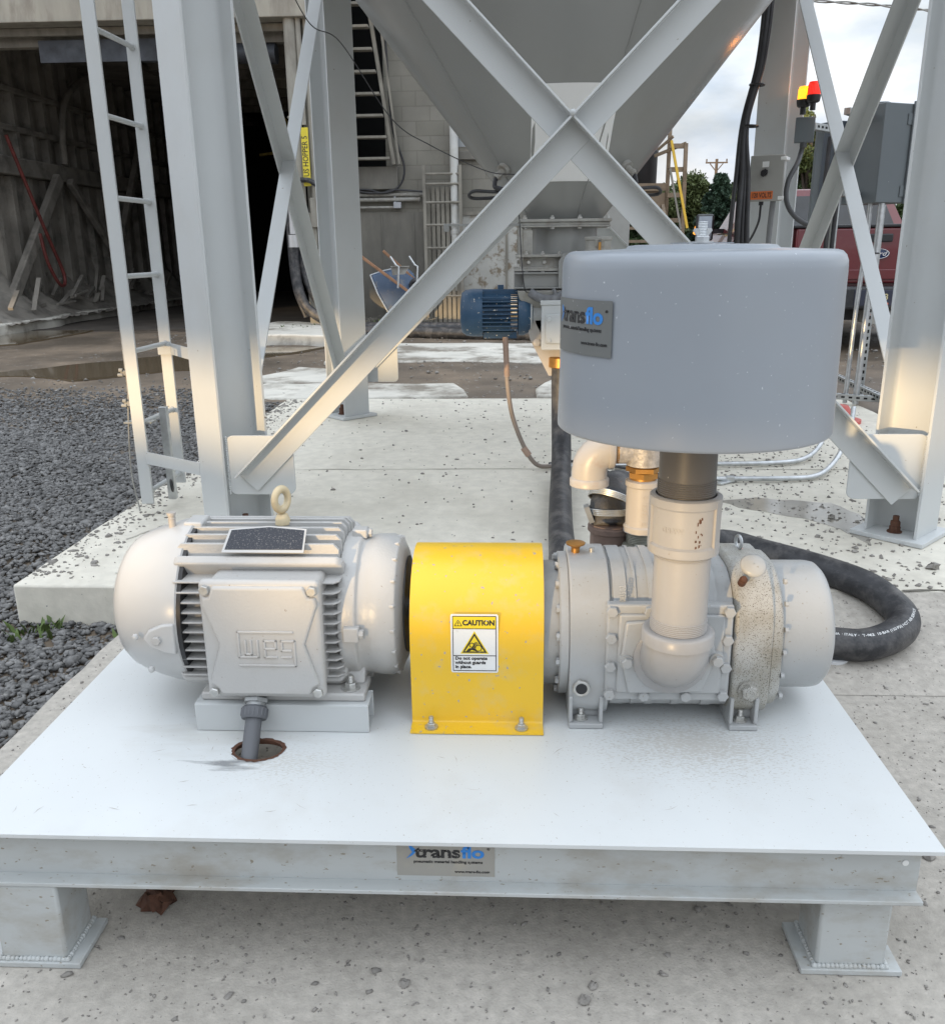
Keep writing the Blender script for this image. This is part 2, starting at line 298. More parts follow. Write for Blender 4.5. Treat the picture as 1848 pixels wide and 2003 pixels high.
# maker's film sticker on the web of the front beam (web front face y=1.280)
def sticker(parent, fn, w, h, film, nm='maker_sticker'):
    # fn(u, v, d): u right, v up from the sticker centre, d out of the surface
    b = MB(); n = 16; rings = [[fn(-w/2+w*i/n, v, d) for i in range(n+1)] for v, d in ((-h/2, 0), (-h/2, .0006), (h/2, .0006), (h/2, 0))]
    b.loft(rings, cap=False, close=False); st = b.build(nm, film, parent)
    s = w/.165
    tr = text('trans', .040*s, .0001, .0011*s, shear=.0, align='LEFT', sp=.95)
    fl = text('flo', .040*s, .0001, .0011*s, shear=.0, align='LEFT', sp=.95)
    wt = max(v.x for v in tr[0]); wf = max(v.x for v in fl[0]); k = .118*s/(wt+wf+.003*s); x0 = -.052*s
    b = MB(); put(b, tr, lambda x, y, z: fn(x0+x*k, y+.020*s, .0009+z*0+(.0004 if z > 0 else 0)))
    put(b, text('pneumatic material handling systems', .0092*s, .0001, .00022*s), lambda x, y, z: fn(x*.86+.004*s, y-.003*s, .0009+(.0004 if z > 0 else 0)))
    put(b, text('www.trans-flo.com', .0085*s, .0001, .0002*s, align='LEFT'), lambda x, y, z: fn(x*.9+.015*s, y-.027*s, .0009+(.0004 if z > 0 else 0)))
    put(b, text('\u00ae', .007*s, .0001), lambda x, y, z: fn(x+.072*s, y+.030*s, .0009+(.0004 if z > 0 else 0)))
    b.build('lettering', M['ink'], st, sm=180)
    b = MB(); put(b, fl, lambda x, y, z: fn(x0+x*k+wt*k+.002*s, y+.020*s, .0009+(.0004 if z > 0 else 0)))
    q = [(-.062,.036),(-.056,.034),(-.048,.024),(-.056,.012),(-.067,.003),(-.060,.014),(-.056,.020),(-.060,.028)]
    b.raw([fn(x*s, y*s, .001) for x, y in q] + [fn(-.0555*s, .021*s, .001)], [(i, (i+1) % 8, 8) for i in range(8)])
    b.build('blue_lettering', M['blueink'], st, sm=180)
    return st
sticker(sk, lambda u, v, d: V(-.112+u, 1.2798-d, .222+v*.80), .170, .080, M['clear2'])
# ------------------------------------------------------------------ electric motor
AY, AZ = 1.775, .500
mo = thing('electric_motor', 'big light grey finned electric motor with eye bolt and square junction box on the skid', 'electric motor', (-.5, AY, DZ))
fr = MB(); fr.lathe([(.13, 0), (.145, .002), (.145, .36), (.13, .362)], (-.700, AY, AZ), (1,0,0), 64)
for (a, b_) in ((-.668, .0),):
    pass
# side fins (horizontal) front and back, with sloped ends
def fin(mbx, c, d, depth0, depth1, x0, x1, th):      # plate from depth0 to depth1 along d
    n = V(1,0,0).cross(d).normalized(); c = Vector(c); sl = .012
    P = [(x0, depth0), (x0+.001, depth1-sl), (x0+sl, depth1), (x1-sl, depth1), (x1-.001, depth1-sl), (x1, depth0)]
    lo = [V(x, c.y, c.z)+d*r-n*th*.7 for x, r in P]; hi = [V(x, c.y, c.z)+d*r+n*th*.7 for x, r in P]
    for i, (x, r) in enumerate(P):
        if r > depth0+.01: lo[i] += n*th*.35; hi[i] -= n*th*.35
    mbx.loft([lo, hi])
for s in (-1, 1):
    for k in range(-5, 6):
        z = AZ+k*.0205; fin(fr, (0, AY, z), V(0, s, 0), .09, .172-.0006*k*k, -.690, -.342, .0055)
for k in range(-3, 4):
    y = AY+k*.0315; fin(fr, (0, y, AZ), V(0,0,1), .09, .1825-.0019*k*k*1.0, -.690, -.350, .013)
    if k: fin(fr, (0, y, AZ), V(0,0,-1), .09, .13, -.690, -.350, .006)
fr.build('finned_frame', M['motor'], mo, bevel=.0012)
cf = MB()
for s in (-1, 1):
    for e, a in ((1, 48), (-1, -40)):
        cf.mark(); d = V(0, s*math.cos(R(a)), math.sin(R(a))); fin(cf, (0, AY, AZ), d, .11, .190, -.692, -.338, .030)
cf.build('corner_fin', M['motor'], mo, bevel=.005, seg=3)
fc = MB(); fc.lathe([(.178, 0), (.182, -.003), (.182, -.016), (.177, -.042), (.167, -.078), (.155, -.112), (.145, -.132), (.130, -.148), (.108, -.161), (.080, -.170), (.045, -.175), (.001, -.177)], (-.672, AY, AZ+.004), (1,0,0), 80, cap=False)
fc.lathe([(.176, 0), (.155, -.02), (.12, -.09), (.02, -.15)], (-.672, AY, AZ+.004), (1,0,0), 40, cap=False)
fcv = fc.build('fan_cover', M['motors'], mo, sm=50)
b = MB(); b.lathe([(.150, -.008), (.179, -.006), (.179, .004), (.150, .006)], (-.668, AY, AZ+.003), (1,0,0), 64); b.build('rubber_seal', M['black'], mo)
b = MB()   # screw pocket on the cover's side: a raised teardrop
for zz in (.49,):
    q = [(-.742, zz), (-.728, zz+.020), (-.70, zz+.032), (-.676, zz+.034), (-.676, zz-.034), (-.70, zz-.030), (-.728, zz-.018)]
    b.prism([(x, 1.606+(x+.676)**2*-.3, z) for x, z in q], (0, -.018, 0))
b.build('screw_lug', M['motors'], fcv, bevel=.004)
b = MB(); bolt(b, (-.712, 1.588, .49), (0,-1,0), .0095, .008); b.build('bolt', M['motor'], fcv)
b = MB()
for (x, z) in ((-.760,.492),(-.735,.420)): b.mark(); b.sphere((x, AY-.178, z), .007, 10)
b.build('rivet', M['motors'], fcv)
b = MB(); b.cyl((-.722, AY-.02, AZ+.155), (-.722, AY-.02, AZ+.205), .0075, seg=16); b.cyl((-.722, AY-.02, AZ+.203), (-.722, AY-.02, AZ+.209), .0095, seg=16); b.torus((-.722, AY-.02, AZ+.196), (0,0,1), .0075, .0015, 16, 6); b.build('grease_fitting', M['cream'], mo)
b = MB(); b.box(-.695, -.655, AY-.03, AY+.03, AZ+.165, AZ+.189); b.build('cover_tab', M['motors'], fcv, bevel=.004)
b = MB(); b.prism([(-.792, 1.672, .606),(-.782, 1.665, .613),(-.786,1.678,.619),(-.772,1.676,.624)], (0,0,.001)); b.build('red_decal', M['redink'], fcv)
es = MB(); es.lathe([(.12, -.01), (.158, -.008), (.160, .0), (.160, .026), (.152, .032), (.151, .050), (.153, .054), (.154, .088), (.146, .106), (.120, .118), (.06, .121)], (-.343, AY, AZ-.004), (1,0,0), 80)
for t in range(18):    # vent ribs on the end face
    a = 2*math.pi*t/18; d = V(0, math.cos(a), math.sin(a)); c0 = V(-.345, AY, AZ-.004); es.bar(c0+d*.095+V(.112,0,0), c0+d*.150+V(.098,0,0), .007, .02, up=V(1,0,0))
shd = es.build('end_shield', M['motor'], mo, bevel=.002)
b = MB(); b.lathe([(.105, 0), (.105, .010), (.03, .011)], (-.231, AY, AZ-.004), (1,0,0), 48); b.build('bearing_cap', M['black'], shd)
b = MB()
for a in (90, 180, 0, 270):
    b.mark(); d = V(0, math.cos(R(a)), math.sin(R(a))); c0 = V(-.338, AY, AZ-.004)+d*.163; b.bar(c0, c0+V(.032,0,0), .032, .020, up=d)
lg = b.build('bolt_lug', M['motor'], shd, bevel=.003)
b = MB()
for a in (90, 180):
    d = V(0, math.cos(R(a)), math.sin(R(a))); c0 = V(-.306, AY, AZ-.004)+d*.163; bolt(b, c0, (1,0,0), .0095, .009)
b.build('bolt', M['motor'], shd)
b = MB(); b.cyl((-.225, AY, AZ-.01), (-.13, AY, AZ-.01), .024); b.build('shaft', M['galv'], mo)
b = MB(); b.torus((-.489, AY, .732), (.85,-.5,0), .0195, .0078, 32, 12, sy=1.15); b.lathe([(.016, 0), (.0155, .012), (.011, .022)], (-.489, AY, .678), seg=20); b.build('eye_bolt', mat('warm_lit_paint', (.62,.52,.34), .4, var=.08, vs=30), mo, sm=60)  # warm sunlight is put into the eye bolt's base colour
b = MB(); cn = V(0, -math.sin(R(36)), math.cos(R(36))); cu = V(0, math.cos(R(36)), math.sin(R(36))); c0 = V(-.498, AY-.0955, AZ+.1735)
b.loft([[c0+V(x,0,0)+cu*u+cn*k for x, u in ((-.088,-.033),(.080,-.033),(.078,.026),(.0,.034),(-.082,.026))] for k in (0, .002)]); fp = b.build('nameplate_frame', M['motors'], mo)
b = MB(); b.loft([[c0+V(x,0,0)+cu*u+cn*k for x, u in ((-.082,-.026),(.076,-.026),(.074,.022),(.0,.030),(-.077,.022))] for k in (.002, .0032)]); b.build('nameplate', M['npl'], fp)
# junction box
b = MB(); b.box(-.600, -.375, 1.583, 1.66, .392, .618); jb = b.build('junction_box', M['motor'], mo, bevel=.010, seg=3)
b = MB(); b.box(-.6065, -.3685, 1.556, 1.5825, .380, .630)
jc = b.build('box_cover', M['motor'], jb, bevel=.011, seg=4)
b = MB()
P = [(-.578,.622),(-.398,.622),(-.388,.600),(-.376,.600),(-.372,.585),(-.402,.500),(-.376,.412),(-.390,.404),(-.397,.388),(-.578,.388),(-.586,.404),(-.600,.412),(-.573,.500),(-.602,.585),(-.598,.600),(-.588,.600)]
b.loft([[V(x, 1.5575, z) for x, z in P], [V(-.4875+(x+.4875)*.965, 1.549, .505+(z-.505)*.965) for x, z in P]]); b.build('raised_panel', M['motor'], jc, bevel=.003)
b = MB()
for x, z in ((-.592,.613),(-.383,.612),(-.592,.394),(-.383,.395)): bolt(b, (x, 1.5565, z), (0,-1,0), .0105, .009, rot=.3)
b.build('cover_bolt', M['bolt'], jc)
b = MB()   # raised maker's logo: rounded frame and three blocky letters
gx, gz = -.4775, .4905; ys = 1.5485
def stroke(pts, w=.0052):
    for p, q in zip(pts[:-1], pts[1:]):
        p3 = V(gx+p[0], ys, gz+p[1]); q3 = V(gx+q[0], ys, gz+q[1]); dd = (q3-p3).normalized()*w*.5
        b.bar(p3-dd, q3+dd, w, .005, up=V(0,1,0))
stroke([(.052,.037),(-.055,.037),(-.055,-.016),(-.018,-.016),(-.018,.018)]); stroke([(-.055,-.034),(.055,-.034),(.055,.018)])
stroke([(-.042,.018),(-.042,-.010),(-.031,-.010)]); stroke([(-.031,.018),(-.031,-.010)]); 
stroke([(.018,-.016),(-.004,-.016),(-.004,.018),(.018,.018),(.018,.002),(-.004,.002)]); 
stroke([(.047,-.002),(.030,-.002),(.030,.018),(.055,.018)]); stroke([(.030,-.016),(.047,-.016)])
b.build('raised_logo', M['motor'], jc, bevel=.0018)
# feet and rails
for yy, s in ((1.595, 1), (1.955, -1)):
    y0, y1 = sorted((yy, yy+s*.085)); b = MB(); b.box(-.637, -.298, y0, y1, .3525, .370)
    for x in (-.635, -.350):
        yb = yy+s*.045; b.prism([(x, yb, .370), (x, yb+s*.02, .40), (x, yb+s*.075, .42), (x, yb+s*.075, .370)], (.045, 0, 0))
    b.box(-.60, -.34, *sorted((yy+s*.060, yy+s*.085)), .370, .40)
    ft = b.build('foot', M['motor'], mo, bevel=.004)
    b = MB()
    for x in (-.602, -.330): bolt(b, (x, yy+s*.025, .3705), (0,0,1), .0125, .011, stud=.016, washer=.019)
    b.build('foot_bolt', M['bolt'], ft)
for y0 in (1.580, 1.895):
    b = MB(); t = .004; x0, x1, y1, z0, z1 = -.648, -.289, y0+.068, DZ+.0005, .352
    b.box(x0, x1, y0, y0+t, z0, z1); b.box(x0, x1, y1-t, y1, z0, z1); b.box(x0, x1, y0+t, y1-t, z0, z0+t); b.box(x0, x1, y0+t, y1-t, z1-t, z1)
    b.build('mounting_rail', M['paint'], sk, bevel=.002)
# ------------------------------------------------------------------ motor conduit
cd = thing('motor_conduit', 'dark grey plastic conduit dropping from the junction box into the rusty hole', 'conduit', (-.517, 1.50, .2))
cA, cB = V(-.5165, 1.487, .262), V(-.517, 1.600, .393); cx_ = (cB-cA).normalized(); cP = lambda t: cA+(cB-cA)*t
b = MB(); b.cyl(cP(-.5), cP(.66), .0165); b.build('conduit_pipe', M['pvc'], cd)
b = MB(); b.lathe([(.024,0),(.026,.003),(.026,.022),(.022,.026)], cP(.56), cx_)
a1, b1, _ = basis(cx_)
for k in range(18): a = 2*math.pi*k/18; d = (a1*math.cos(a)+b1*math.sin(a))*.0255; b.bar(cP(.59)+d, cP(.68)+d, .003, .003)
b.build('ribbed_nut', M['pvc'], cd)
b = MB(); b.cyl(cP(.7), cP(.80), .019); b.hexa(cP(.75), cx_, .026, .010, .2); b.hexa(cP(.83), cx_, .023, .008, .5); b.build('hex_collar', mat('zinc_grey', (.33,.34,.34), .45, .4, var=.2, vs=40), cd, bevel=.001)
b = MB(); b.cyl(cP(.88), cP(1.0), .022); b.build('rusty_bushing', M['rust'], cd)
# ------------------------------------------------------------------ coupling guard
gd = thing('coupling_guard', 'yellow arched sheet metal guard with a caution label between motor and blower', 'guard', (-.07, 1.77, DZ))
GX0, GX1 = -.205, .0665
prof = [(1.577, .2915), (1.618, .2915)] + [(1.628-.006*math.cos(R(a)), .3015-.010*math.sin(R(90-a)) ) for a in ()] + [(1.622, .294), (1.624, .300), (1.624, .478)]
prof += [(1.774-.150*math.cos(R(a)), .478+.148*math.sin(R(a))) for a in range(6, 180, 6)] + [(1.924, .478), (1.924, .300), (1.926,.294), (1.93, .2915), (1.971, .2915)]
n = len(prof); th = .003; pr2 = []
for i, (y, z) in enumerate(prof):
    a = prof[max(0,i-1)]; c = prof[min(n-1,i+1)]; t = Vector((c[0]-a[0], c[1]-a[1])).normalized(); pr2.append((y-t.y*th, z+t.x*th))
b = MB(); b.loft([[V(x, y, z) for y, z in prof + pr2[::-1]] for x in (GX0, GX1)], cap=False)
k = 2*n
for base in (0, k): b.f += [(base+i, base+i+1, base+k-2-i, base+k-1-i) for i in range(n-1)]
b.build('guard_shell', M['yellow'], gd, sm=40)
b = MB(); b.box(GX0-.0005, GX0-.0018, 1.585, 1.59, .33,.331); 
b = MB()
for x in (-.163, .022): bolt(b, (x, 1.597, .295), (0,0,1), .0085, .008, stud=.014, washer=.0135)
b.build('guard_bolt', M['bolt'], gd)
GY = 1.6205
def lf(x, z, d=0): return V(-.0735+x, GY-d, .4735+z)
def rrect(w, h, r, n=5):
    P = []
    for cx, cz, a0 in ((w-r, h-r, 0), (-w+r, h-r, 90), (-w+r, -h+r, 180), (w-r, -h+r, 270)):
        P += [(cx+r*math.cos(R(a0+90*i/n)), cz+r*math.sin(R(a0+90*i/n))) for i in range(n+1)]
    return P
def plate(mbx, P, d0, d1, f=lf): mbx.loft([[f(x, z, d0) for x, z in P], [f(x, z, d1) for x, z in P]])
LW, LH = .048, .0645
b = MB(); plate(b, rrect(LW, LH, .004), 0, .0006); lab = b.build('caution_label', M['white'], gd)
b = MB(); plate(b, [(-LW+.005, .0335), (LW-.005, .0335), (LW-.005, LH-.005), (-LW+.005, LH-.005)], .0006, .0009)
def tri(c, r): return [(c[0]+r*math.cos(R(a)), c[1]+r*math.sin(R(a))) for a in (90, 210, 330)]
b.build('yellow_header', M['inky'], lab)
TC = (0, -.004)
b = MB(); plate(b, tri((0,-.0055), .0335), .0006, .0008); b.build('yellow_border', M['inky'], lab)
b = MB(); plate(b, tri((0,-.0055), .0290), .0008, .0010); b.build('black_triangle', M['ink'], lab)
b = MB(); plate(b, tri((0,-.0055), .0225), .0010, .0012); b.build('yellow_triangle', M['inky'], lab)
b = MB(); e = .0009
def line(p, q, w=.0014, d=.0009):
    b.bar(lf(*p, d), lf(*q, d), w, .0006, up=V(0,1,0))
o1 = LW-.0045; o2 = LH-.0045
line((-o1,o2),(o1,o2)); line((-o1,-o2),(o1,-o2)); line((-o1,-o2),(-o1,o2)); line((o1,-o2),(o1,o2)); line((-o1,.033),(o1,.033)); line((-o1,-.0265),(o1,-.0265))
put(b, text('CAUTION', .0155, .0001, .0007), lambda x, y, z: lf(x*.92+.0085, y+.0455, .0010+(.0003 if z > 0 else 0)))
t0 = tri((-.0325,.0435), .0085)
for i in range(3): line(t0[i], t0[(i+1) % 3], .0011, .0011)
line((-.0325,.047),(-.0325,.0428), .0015, .0011); line((-.0325,.0412),(-.0325,.0400), .0015, .0011)
for i, s_ in enumerate(('Do not operate', 'without guards', 'in place.')):
    put(b, text(s_, .0098, .0001, .00035, align='LEFT'), lambda x, y, z: lf(x*1.04-.0395, y-.0325-.0095*i, .0010+(.0003 if z > 0 else 0)))
def gear(c, r, n):
    for k in range(n*2):
        a = math.pi*k/n; a2 = math.pi*(k+1)/n; line((c[0]+r*math.cos(a), c[1]+r*math.sin(a)), (c[0]+r*math.cos(a2), c[1]+r*math.sin(a2)), .0011, .0013)
        if k % 2 == 0: line((c[0]+r*math.cos(a), c[1]+r*math.sin(a)), (c[0]+(r+.0018)*math.cos(a), c[1]+(r+.0018)*math.sin(a)), .0014, .0013)
gear((.008,-.0095), .0062, 9); gear((-.0055,-.003), .0042, 8)
plate(b, [(-.017,-.0165),(-.012,-.0105),(-.004,-.0085),(.002,-.0105),(.005,-.0165),(-.001,-.0150),(-.006,-.0135),(-.010,-.0165)], .0012, .0015)
for p, q in (((-.003,-.009),(.0035,.004)), ((-.001,-.009),(.006,.0035)), ((.001,-.009),(.0085,.0015)), ((-.005,-.009),(.001,.003))): line(p, q, .0012, .0014)
b.build('black_print', M['ink'], lab, sm=180)
# ------------------------------------------------------------------ blower
BY, BZ = 1.775, .456
bl = thing('rotary_blower', 'grey cast blower with two bolted end housings, spattered with oil on its right end', 'blower', (.33, BY, DZ))
def sect(x, hw, zt, zb, rt, rb, cy=BY, n=8):
    P = []
    for (cyy, cz, r, a0) in ((cy+hw-rt, zt-rt, rt, 0), (cy-hw+rt, zt-rt, rt, 90), (cy-hw+rb, zb+rb, rb, 180), (cy+hw-rb, zb+rb, rb, 270)):
        P += [V(x, cyy+r*math.cos(R(a0+90*i/n)), cz+r*math.sin(R(a0+90*i/n))) for i in range(n+1)]
    return P
b = MB(); b.lathe([(.134, 0), (.134, .035)], (.068, BY, BZ), (1,0,0), 64); b.build('drive_end_cylinder', M['blower'], bl)
b = MB(); b.lathe([(.150, 0), (.154, .003), (.154, .019)], (.0985, BY, BZ), (1,0,0), 64); df = b.build('drive_flange', M['blower'], bl)
b = MB()
for k in range(16):
    a = 2*math.pi*(k+.5)/16; bolt(b, (.0985, BY+.143*math.cos(a), BZ+.143*math.sin(a)), (-1,0,0), .0085, .007, rot=a)
b.build('flange_bolt', M['blower'], df)
b = MB(); b.loft([sect(.1185, .150, .611, .310, .12, .05), sect(.1195, .156, .617, .305, .12, .05), sect(.198, .156, .617, .305, .12, .05), sect(.2, .150, .611, .310, .12, .05)])
gh = b.build('gear_housing', M['blower'], bl, bevel=.002, sm=40)
b = MB(); b.loft([sect(.2005, .146, .607, .318, .11, .05), sect(.443, .146, .607, .318, .11, .05)])
for (x0, x1) in ((.205,.232),(.2465,.2515),(.276,.292),(.33,.345),(.39,.41)): b.loft([sect(x0, .152, .614, .32, .115, .05), sect(x1, .152, .614, .32, .115, .05)])
b.loft([sect(.213, .1485, .6105, .48, .112, .02), sect(.31, .1485, .6105, .48, .112, .02)])
cs = b.build('rotor_casing', M['blower'], bl, bevel=.005, seg=3, sm=40)
b = MB(); put(b, text('083502', .017, .0012, .0004), lambda x, y, z: V(.2215-y, 1.629+ (.0-z) + max(0,(x))*.30 - .0045, .582+x*.62)); b.build('cast_number', M['blower'], cs, sm=180)
b = MB(); b.box(.190, .437, 1.607, 1.632, .357, .566); b.box(.212,.42, 1.600,1.609,.376,.548)
b.prism([(.225,1.602,.535),(.290,1.602,.540),(.390,1.602,.53),(.405,1.602,.46),(.38,1.602,.385),(.235,1.602,.38),(.218,1.602,.46)], (0,-.012,0))
cv = b.build('port_cover', M['blower'], bl, bevel=.005, seg=3)
b = MB()
for x, z in ((.199,.553),(.273,.554),(.349,.554),(.427,.554),(.199,.496),(.199,.434),(.199,.372),(.427,.494),(.427,.434),(.425,.372),(.268,.370),(.352,.370)): bolt(b, (x, 1.6065, z), (0,-1,0), .0118, .0105, rot=.4+x*9)
b.build('cover_bolt', M['blower'], cv)
b = MB()
for x, z in ((.229,.452),(.405,.458)): b.mark(); b.cyl((x, 1.604, z), (x, 1.586, z), .017, .014); bolt(b, (x, 1.586, z), (0,-1,0), .0115, .010, rot=.3); b.m.pop(); 0 and bolt(b, (x, 1.590, z), (0,-1,0), .0115, .010, rot=.3)
b.build('boss_bolt', M['blower'], cv)
b = MB(); b.loft([sect(.4445, .152, .613, .316, .12, .05), sect(.449, .157, .619, .312, .12, .05), sect(.521, .157, .619, .312, .12, .05)], cap=True)
rh = b.build('oil_end_housing', M['splat'], bl, bevel=.003, sm=40)
b = MB(); b.loft([sect(.5215, .152, .612, .318, .13, .06), sect(.540, .150, .610, .32, .13, .06), sect(.545, .146, .605, .325, .13, .06)]); fl = b.build('oil_end_flange', M['splat'], bl, bevel=.002, sm=40)
b = MB()
for z in (.595,.555,.505,.455,.405,.36): bolt(b, (.545, BY-.146+max(0,(z-.5))**1.6*1.6, z), (1,0,0), .0065, .007)
b.build('flange_bolt', M['blower'], fl)
b = MB(); b.lathe([(.133, 0), (.136, .004), (.136, .010), (.1362, .082), (.1355, .090), (.133, .101), (.124, .110), (.10, .114), (.0, .115)], (.5445, BY, BZ+.001), (1,0,0), 80, cap=False); b.build('end_cap', M['blower'], bl, sm=50)
for x0, x1, mm in ((.119, .189, 'blower'), (.445, .503, 'blower')):
    b = MB(); b.box(x0, x1, 1.606, 1.70, DZ+.0008, DZ+.012); b.box(x0+.002, x1-.002, 1.641, 1.65, DZ+.012, .36); b.box(x0, x0+.008, 1.612, 1.69, DZ+.012, .36); b.box(x1-.008, x1-.0, 1.612, 1.69, DZ+.012, .36)
    b.m = [(0, 0)]; b.mark(); b.box(x0, x1, 1.87, 1.94, DZ+.0008, .36)
    ft = b.build('foot', M[mm], bl, bevel=.002)
    b = MB(); xc = x0+.042; bolt(b, (x0+.026, 1.628, DZ+.0125), (0,0,1), .0095, .008, stud=.014, washer=.014); bolt(b, (x0+.022, 1.640, .342), (0,-1,.2), .009, .010); b.build('foot_bolt', M['bolt'], ft)
    b = MB(); b.cyl((x0+.052, 1.6405, .349), (x0+.052, 1.6395, .349), .005, seg=16); b.build('bolt_hole', M['rust'], ft)
b = MB(); bolt(b, (.1435, 1.6185, .380), (0,-1,0), .0185, .006, rot=.2); b.torus((.1435, 1.611, .380), (0,1,0), .0145, .0035, 28, 8); sg = b.build('sight_glass_ring', M['bolt'], gh)
b = MB(); b.cyl((.1435, 1.611, .380), (.1435, 1.609, .380), .012); b.build('sight_glass', M['black'], sg)
b = MB(); b.cyl((.481, 1.619, .377), (.481, 1.612, .377), .022); bolt(b, (.481, 1.612, .377), (0,-1,0), .0175, .012, rot=.4); b.torus((.481, 1.600, .377), (0,1,0), .008, .002, 20, 6); b.build('drain_plug', M['splat'], rh)
ax = V(0,-.62,.78).normalized(); p = V(.478, 1.668, .612)
b = MB(); b.cyl(p-ax*.01, p+ax*.022, .011); b.lathe([(.018,.018),(.024,.021),(.0255,.025),(.0255,.030),(.021,.034),(.001,.0355)], p, ax, 36, cap=False); b.lathe([(.018,.018),(.0,.018)], p, ax, 36, cap=False); b.build('breather_cap', M['blower'], rh, sm=60)
b = MB(); b.cyl((.455, 1.640, .600), (.455, 1.628, .612), .008); bolt(b, (.455, 1.630, .610), (0,-.7,.7), .0065, .010); b.build('filler_plug', M['rust'], rh)
b = MB(); b.torus((.486, 1.80, .632), (1,.2,0), .014, .0035, 24, 8); b.build('lifting_ring', M['galv'], rh)
b = MB(); b.cyl((.137, BY, .612), (.137, BY, .627), .009); b.lathe([(.009,0),(.012,.004),(.020,.008),(.0205,.011),(.012,.0135),(.001,.014)], (.137, BY, .627), seg=28, cap=False); b.build('vent_cap', M['brass'], gh, sm=60)
b = MB(); b.cyl((.171, BY, .612), (.171, BY, .626), .005, seg=12); b.build('small_plug', M['bolt'], gh)
# ------------------------------------------------------------------ intake pipe
PX, PY, PR = .3155, 1.540, .0515
ip = thing('intake_pipe', 'thick grey threaded pipe with elbow rising from the blower to the big round silencer', 'pipe', (PX, PY, .40))
b = MB(); er = .0625; Rb = .088
path = [(PX, PY, .548), (PX, PY, .535)] + [(PX, PY+Rb-Rb*math.cos(R(a)), .535-(Rb-.012)*math.sin(R(a))) for a in range(10, 91, 10)] + [(PX, 1.640, .459)]
b.tube(path, lambda t: er, 40); b.lathe([(.062,0),(.0675,.003),(.0675,.024),(.064,.028),(.058,.0285),(.0525,.0285),(.0525,.012)], (PX, PY, .5205), seg=48, cap=False)
b.lathe([(.062,0),(.074,.004),(.074,.020),(.062,.024)], (PX, 1.582, .459), (0,1,0), 48)
el = b.build('elbow', M['pipe'], ip, sm=50)
b = MB(); b.cyl((PX, PY, .54), (PX, PY, .712), PR, seg=48); threads(b, (PX, PY), .549, .574, PR, 7); threads(b, (PX, PY), .694, .703, PR, 3); b.build('riser_pipe', M['pipe'], ip)
b = MB(); b.lathe([(.053,.004),(.060,0),(.0645,.003),(.0645,.018),(.0605,.022),(.0605,.089),(.0645,.093),(.0645,.107),(.060,.110),(.0545,.110),(.0535,.095)], (PX, PY, .7035), seg=56, cap=False)
for a in (-35, 75, 180): 
    d = V(math.cos(R(a)), math.sin(R(a)), 0); c0 = V(PX, PY, 0)+d*.060; b.bar(c0+V(0,0,.712), c0+V(0,0,.806), .022, .008, up=d)
cp = b.build('coupling', M['pipe'], ip, bevel=0, sm=40)
def cylmap(r, a0, z0): return lambda x, y, z: V(PX+(r+max(0,z))*math.sin(a0+x/r), PY-(r+max(0,z))*math.cos(a0+x/r), z0+y)
b = MB(); put(b, text('WARD', .013, .001, .0002), cylmap(.0605, -.55, .757), sx=-1); b.build('cast_lettering', M['pipe'], cp, sm=180)
b = MB(); rnd = random.Random(3)
for k in range(16):
    x, z = rnd.uniform(-.008,.008), rnd.uniform(-.03,.026); f = cylmap(.0606, .22, .757); w, h_ = rnd.uniform(.0005,.0018), rnd.uniform(.0008,.0045)
    b.raw([f(x-w, z-h_, .0004), f(x+w, z-h_*.6, .0004), f(x+w*.6, z+h_, .0004), f(x-w, z+h_*.7, .0004)], [(0,1,2,3)])
b.build('rust_chips', M['rust'], cp)
b = MB(); b.cyl((PX, PY, .785), (PX, PY, .96), .0508, seg=48); threads(b, (PX, PY), .8145, .842, .0508, 7); b.build('dark_nipple', M['blackpipe'], ip)
# ------------------------------------------------------------------ silencer
SR, S0, S1 = .2325, .938, 1.233
si = thing('filter_silencer', 'large round blue grey intake silencer drum with a maker sticker, standing on the thick pipe', 'silencer', (PX, PY, S0))
b = MB(); b.lathe([(.06, .004), (SR-.008, .004), (SR-.006, 0), (SR-.001, .0003), (SR+.0008, .002), (SR+.001, .005), (SR+.001, .012), (SR-.001, .10), (SR-.0025, .255), (SR-.0027, .268), (SR-.0035, .278), (SR-.007, .287), (SR-.013, .2930), (SR-.021, .2953), (SR-.03, .2957), (SR-.05, .2962), (.125, .2985), (.120, .303), (.105, .3045), (.001, .306)], (PX, PY, S0), seg=128, cap=False)
dr_ = b.build('drum', M['silencer'], si, sm=50)
b = MB(); b.box(PX-.05, PX+.05, PY-.012, PY+.012, S0+.306, S0+.3075); b.build('lid_strip', M['silencer'], si)
b = MB(); z0 = S0+.3065; b.cyl((PX, PY, z0), (PX, PY, z0+.0025), .019); b.hexa((PX, PY, z0+.0025), (0,0,1), .012, .009)
for s in (-1, 1): b.prism([(PX+s*.007, PY-.004, z0+.009), (PX+s*.0155, PY-.004, z0+.020), (PX+s*.0135, PY-.004, z0+.0235), (PX+s*.007, PY-.004, z0+.0235), (PX+s*.004, PY-.004, z0+.013)], (0, .008, 0))
b.cyl((PX, PY, z0), (PX, PY, z0+.034), .0072); 
for k in range(10): b.torus((PX, PY, z0+.0105+k*.0025), (0,0,1), .0072, .0009, 20, 6)
b.build('wing_nut', M['galv'], si)
A0 = -1.135
sticker(si, lambda u, v, d: V(PX+(SR+.0005+d)*math.sin(A0+u/SR), PY-(SR+.0005+d)*math.cos(A0+u/SR), 1.118+v*.86), .170, .100, M['clear'])
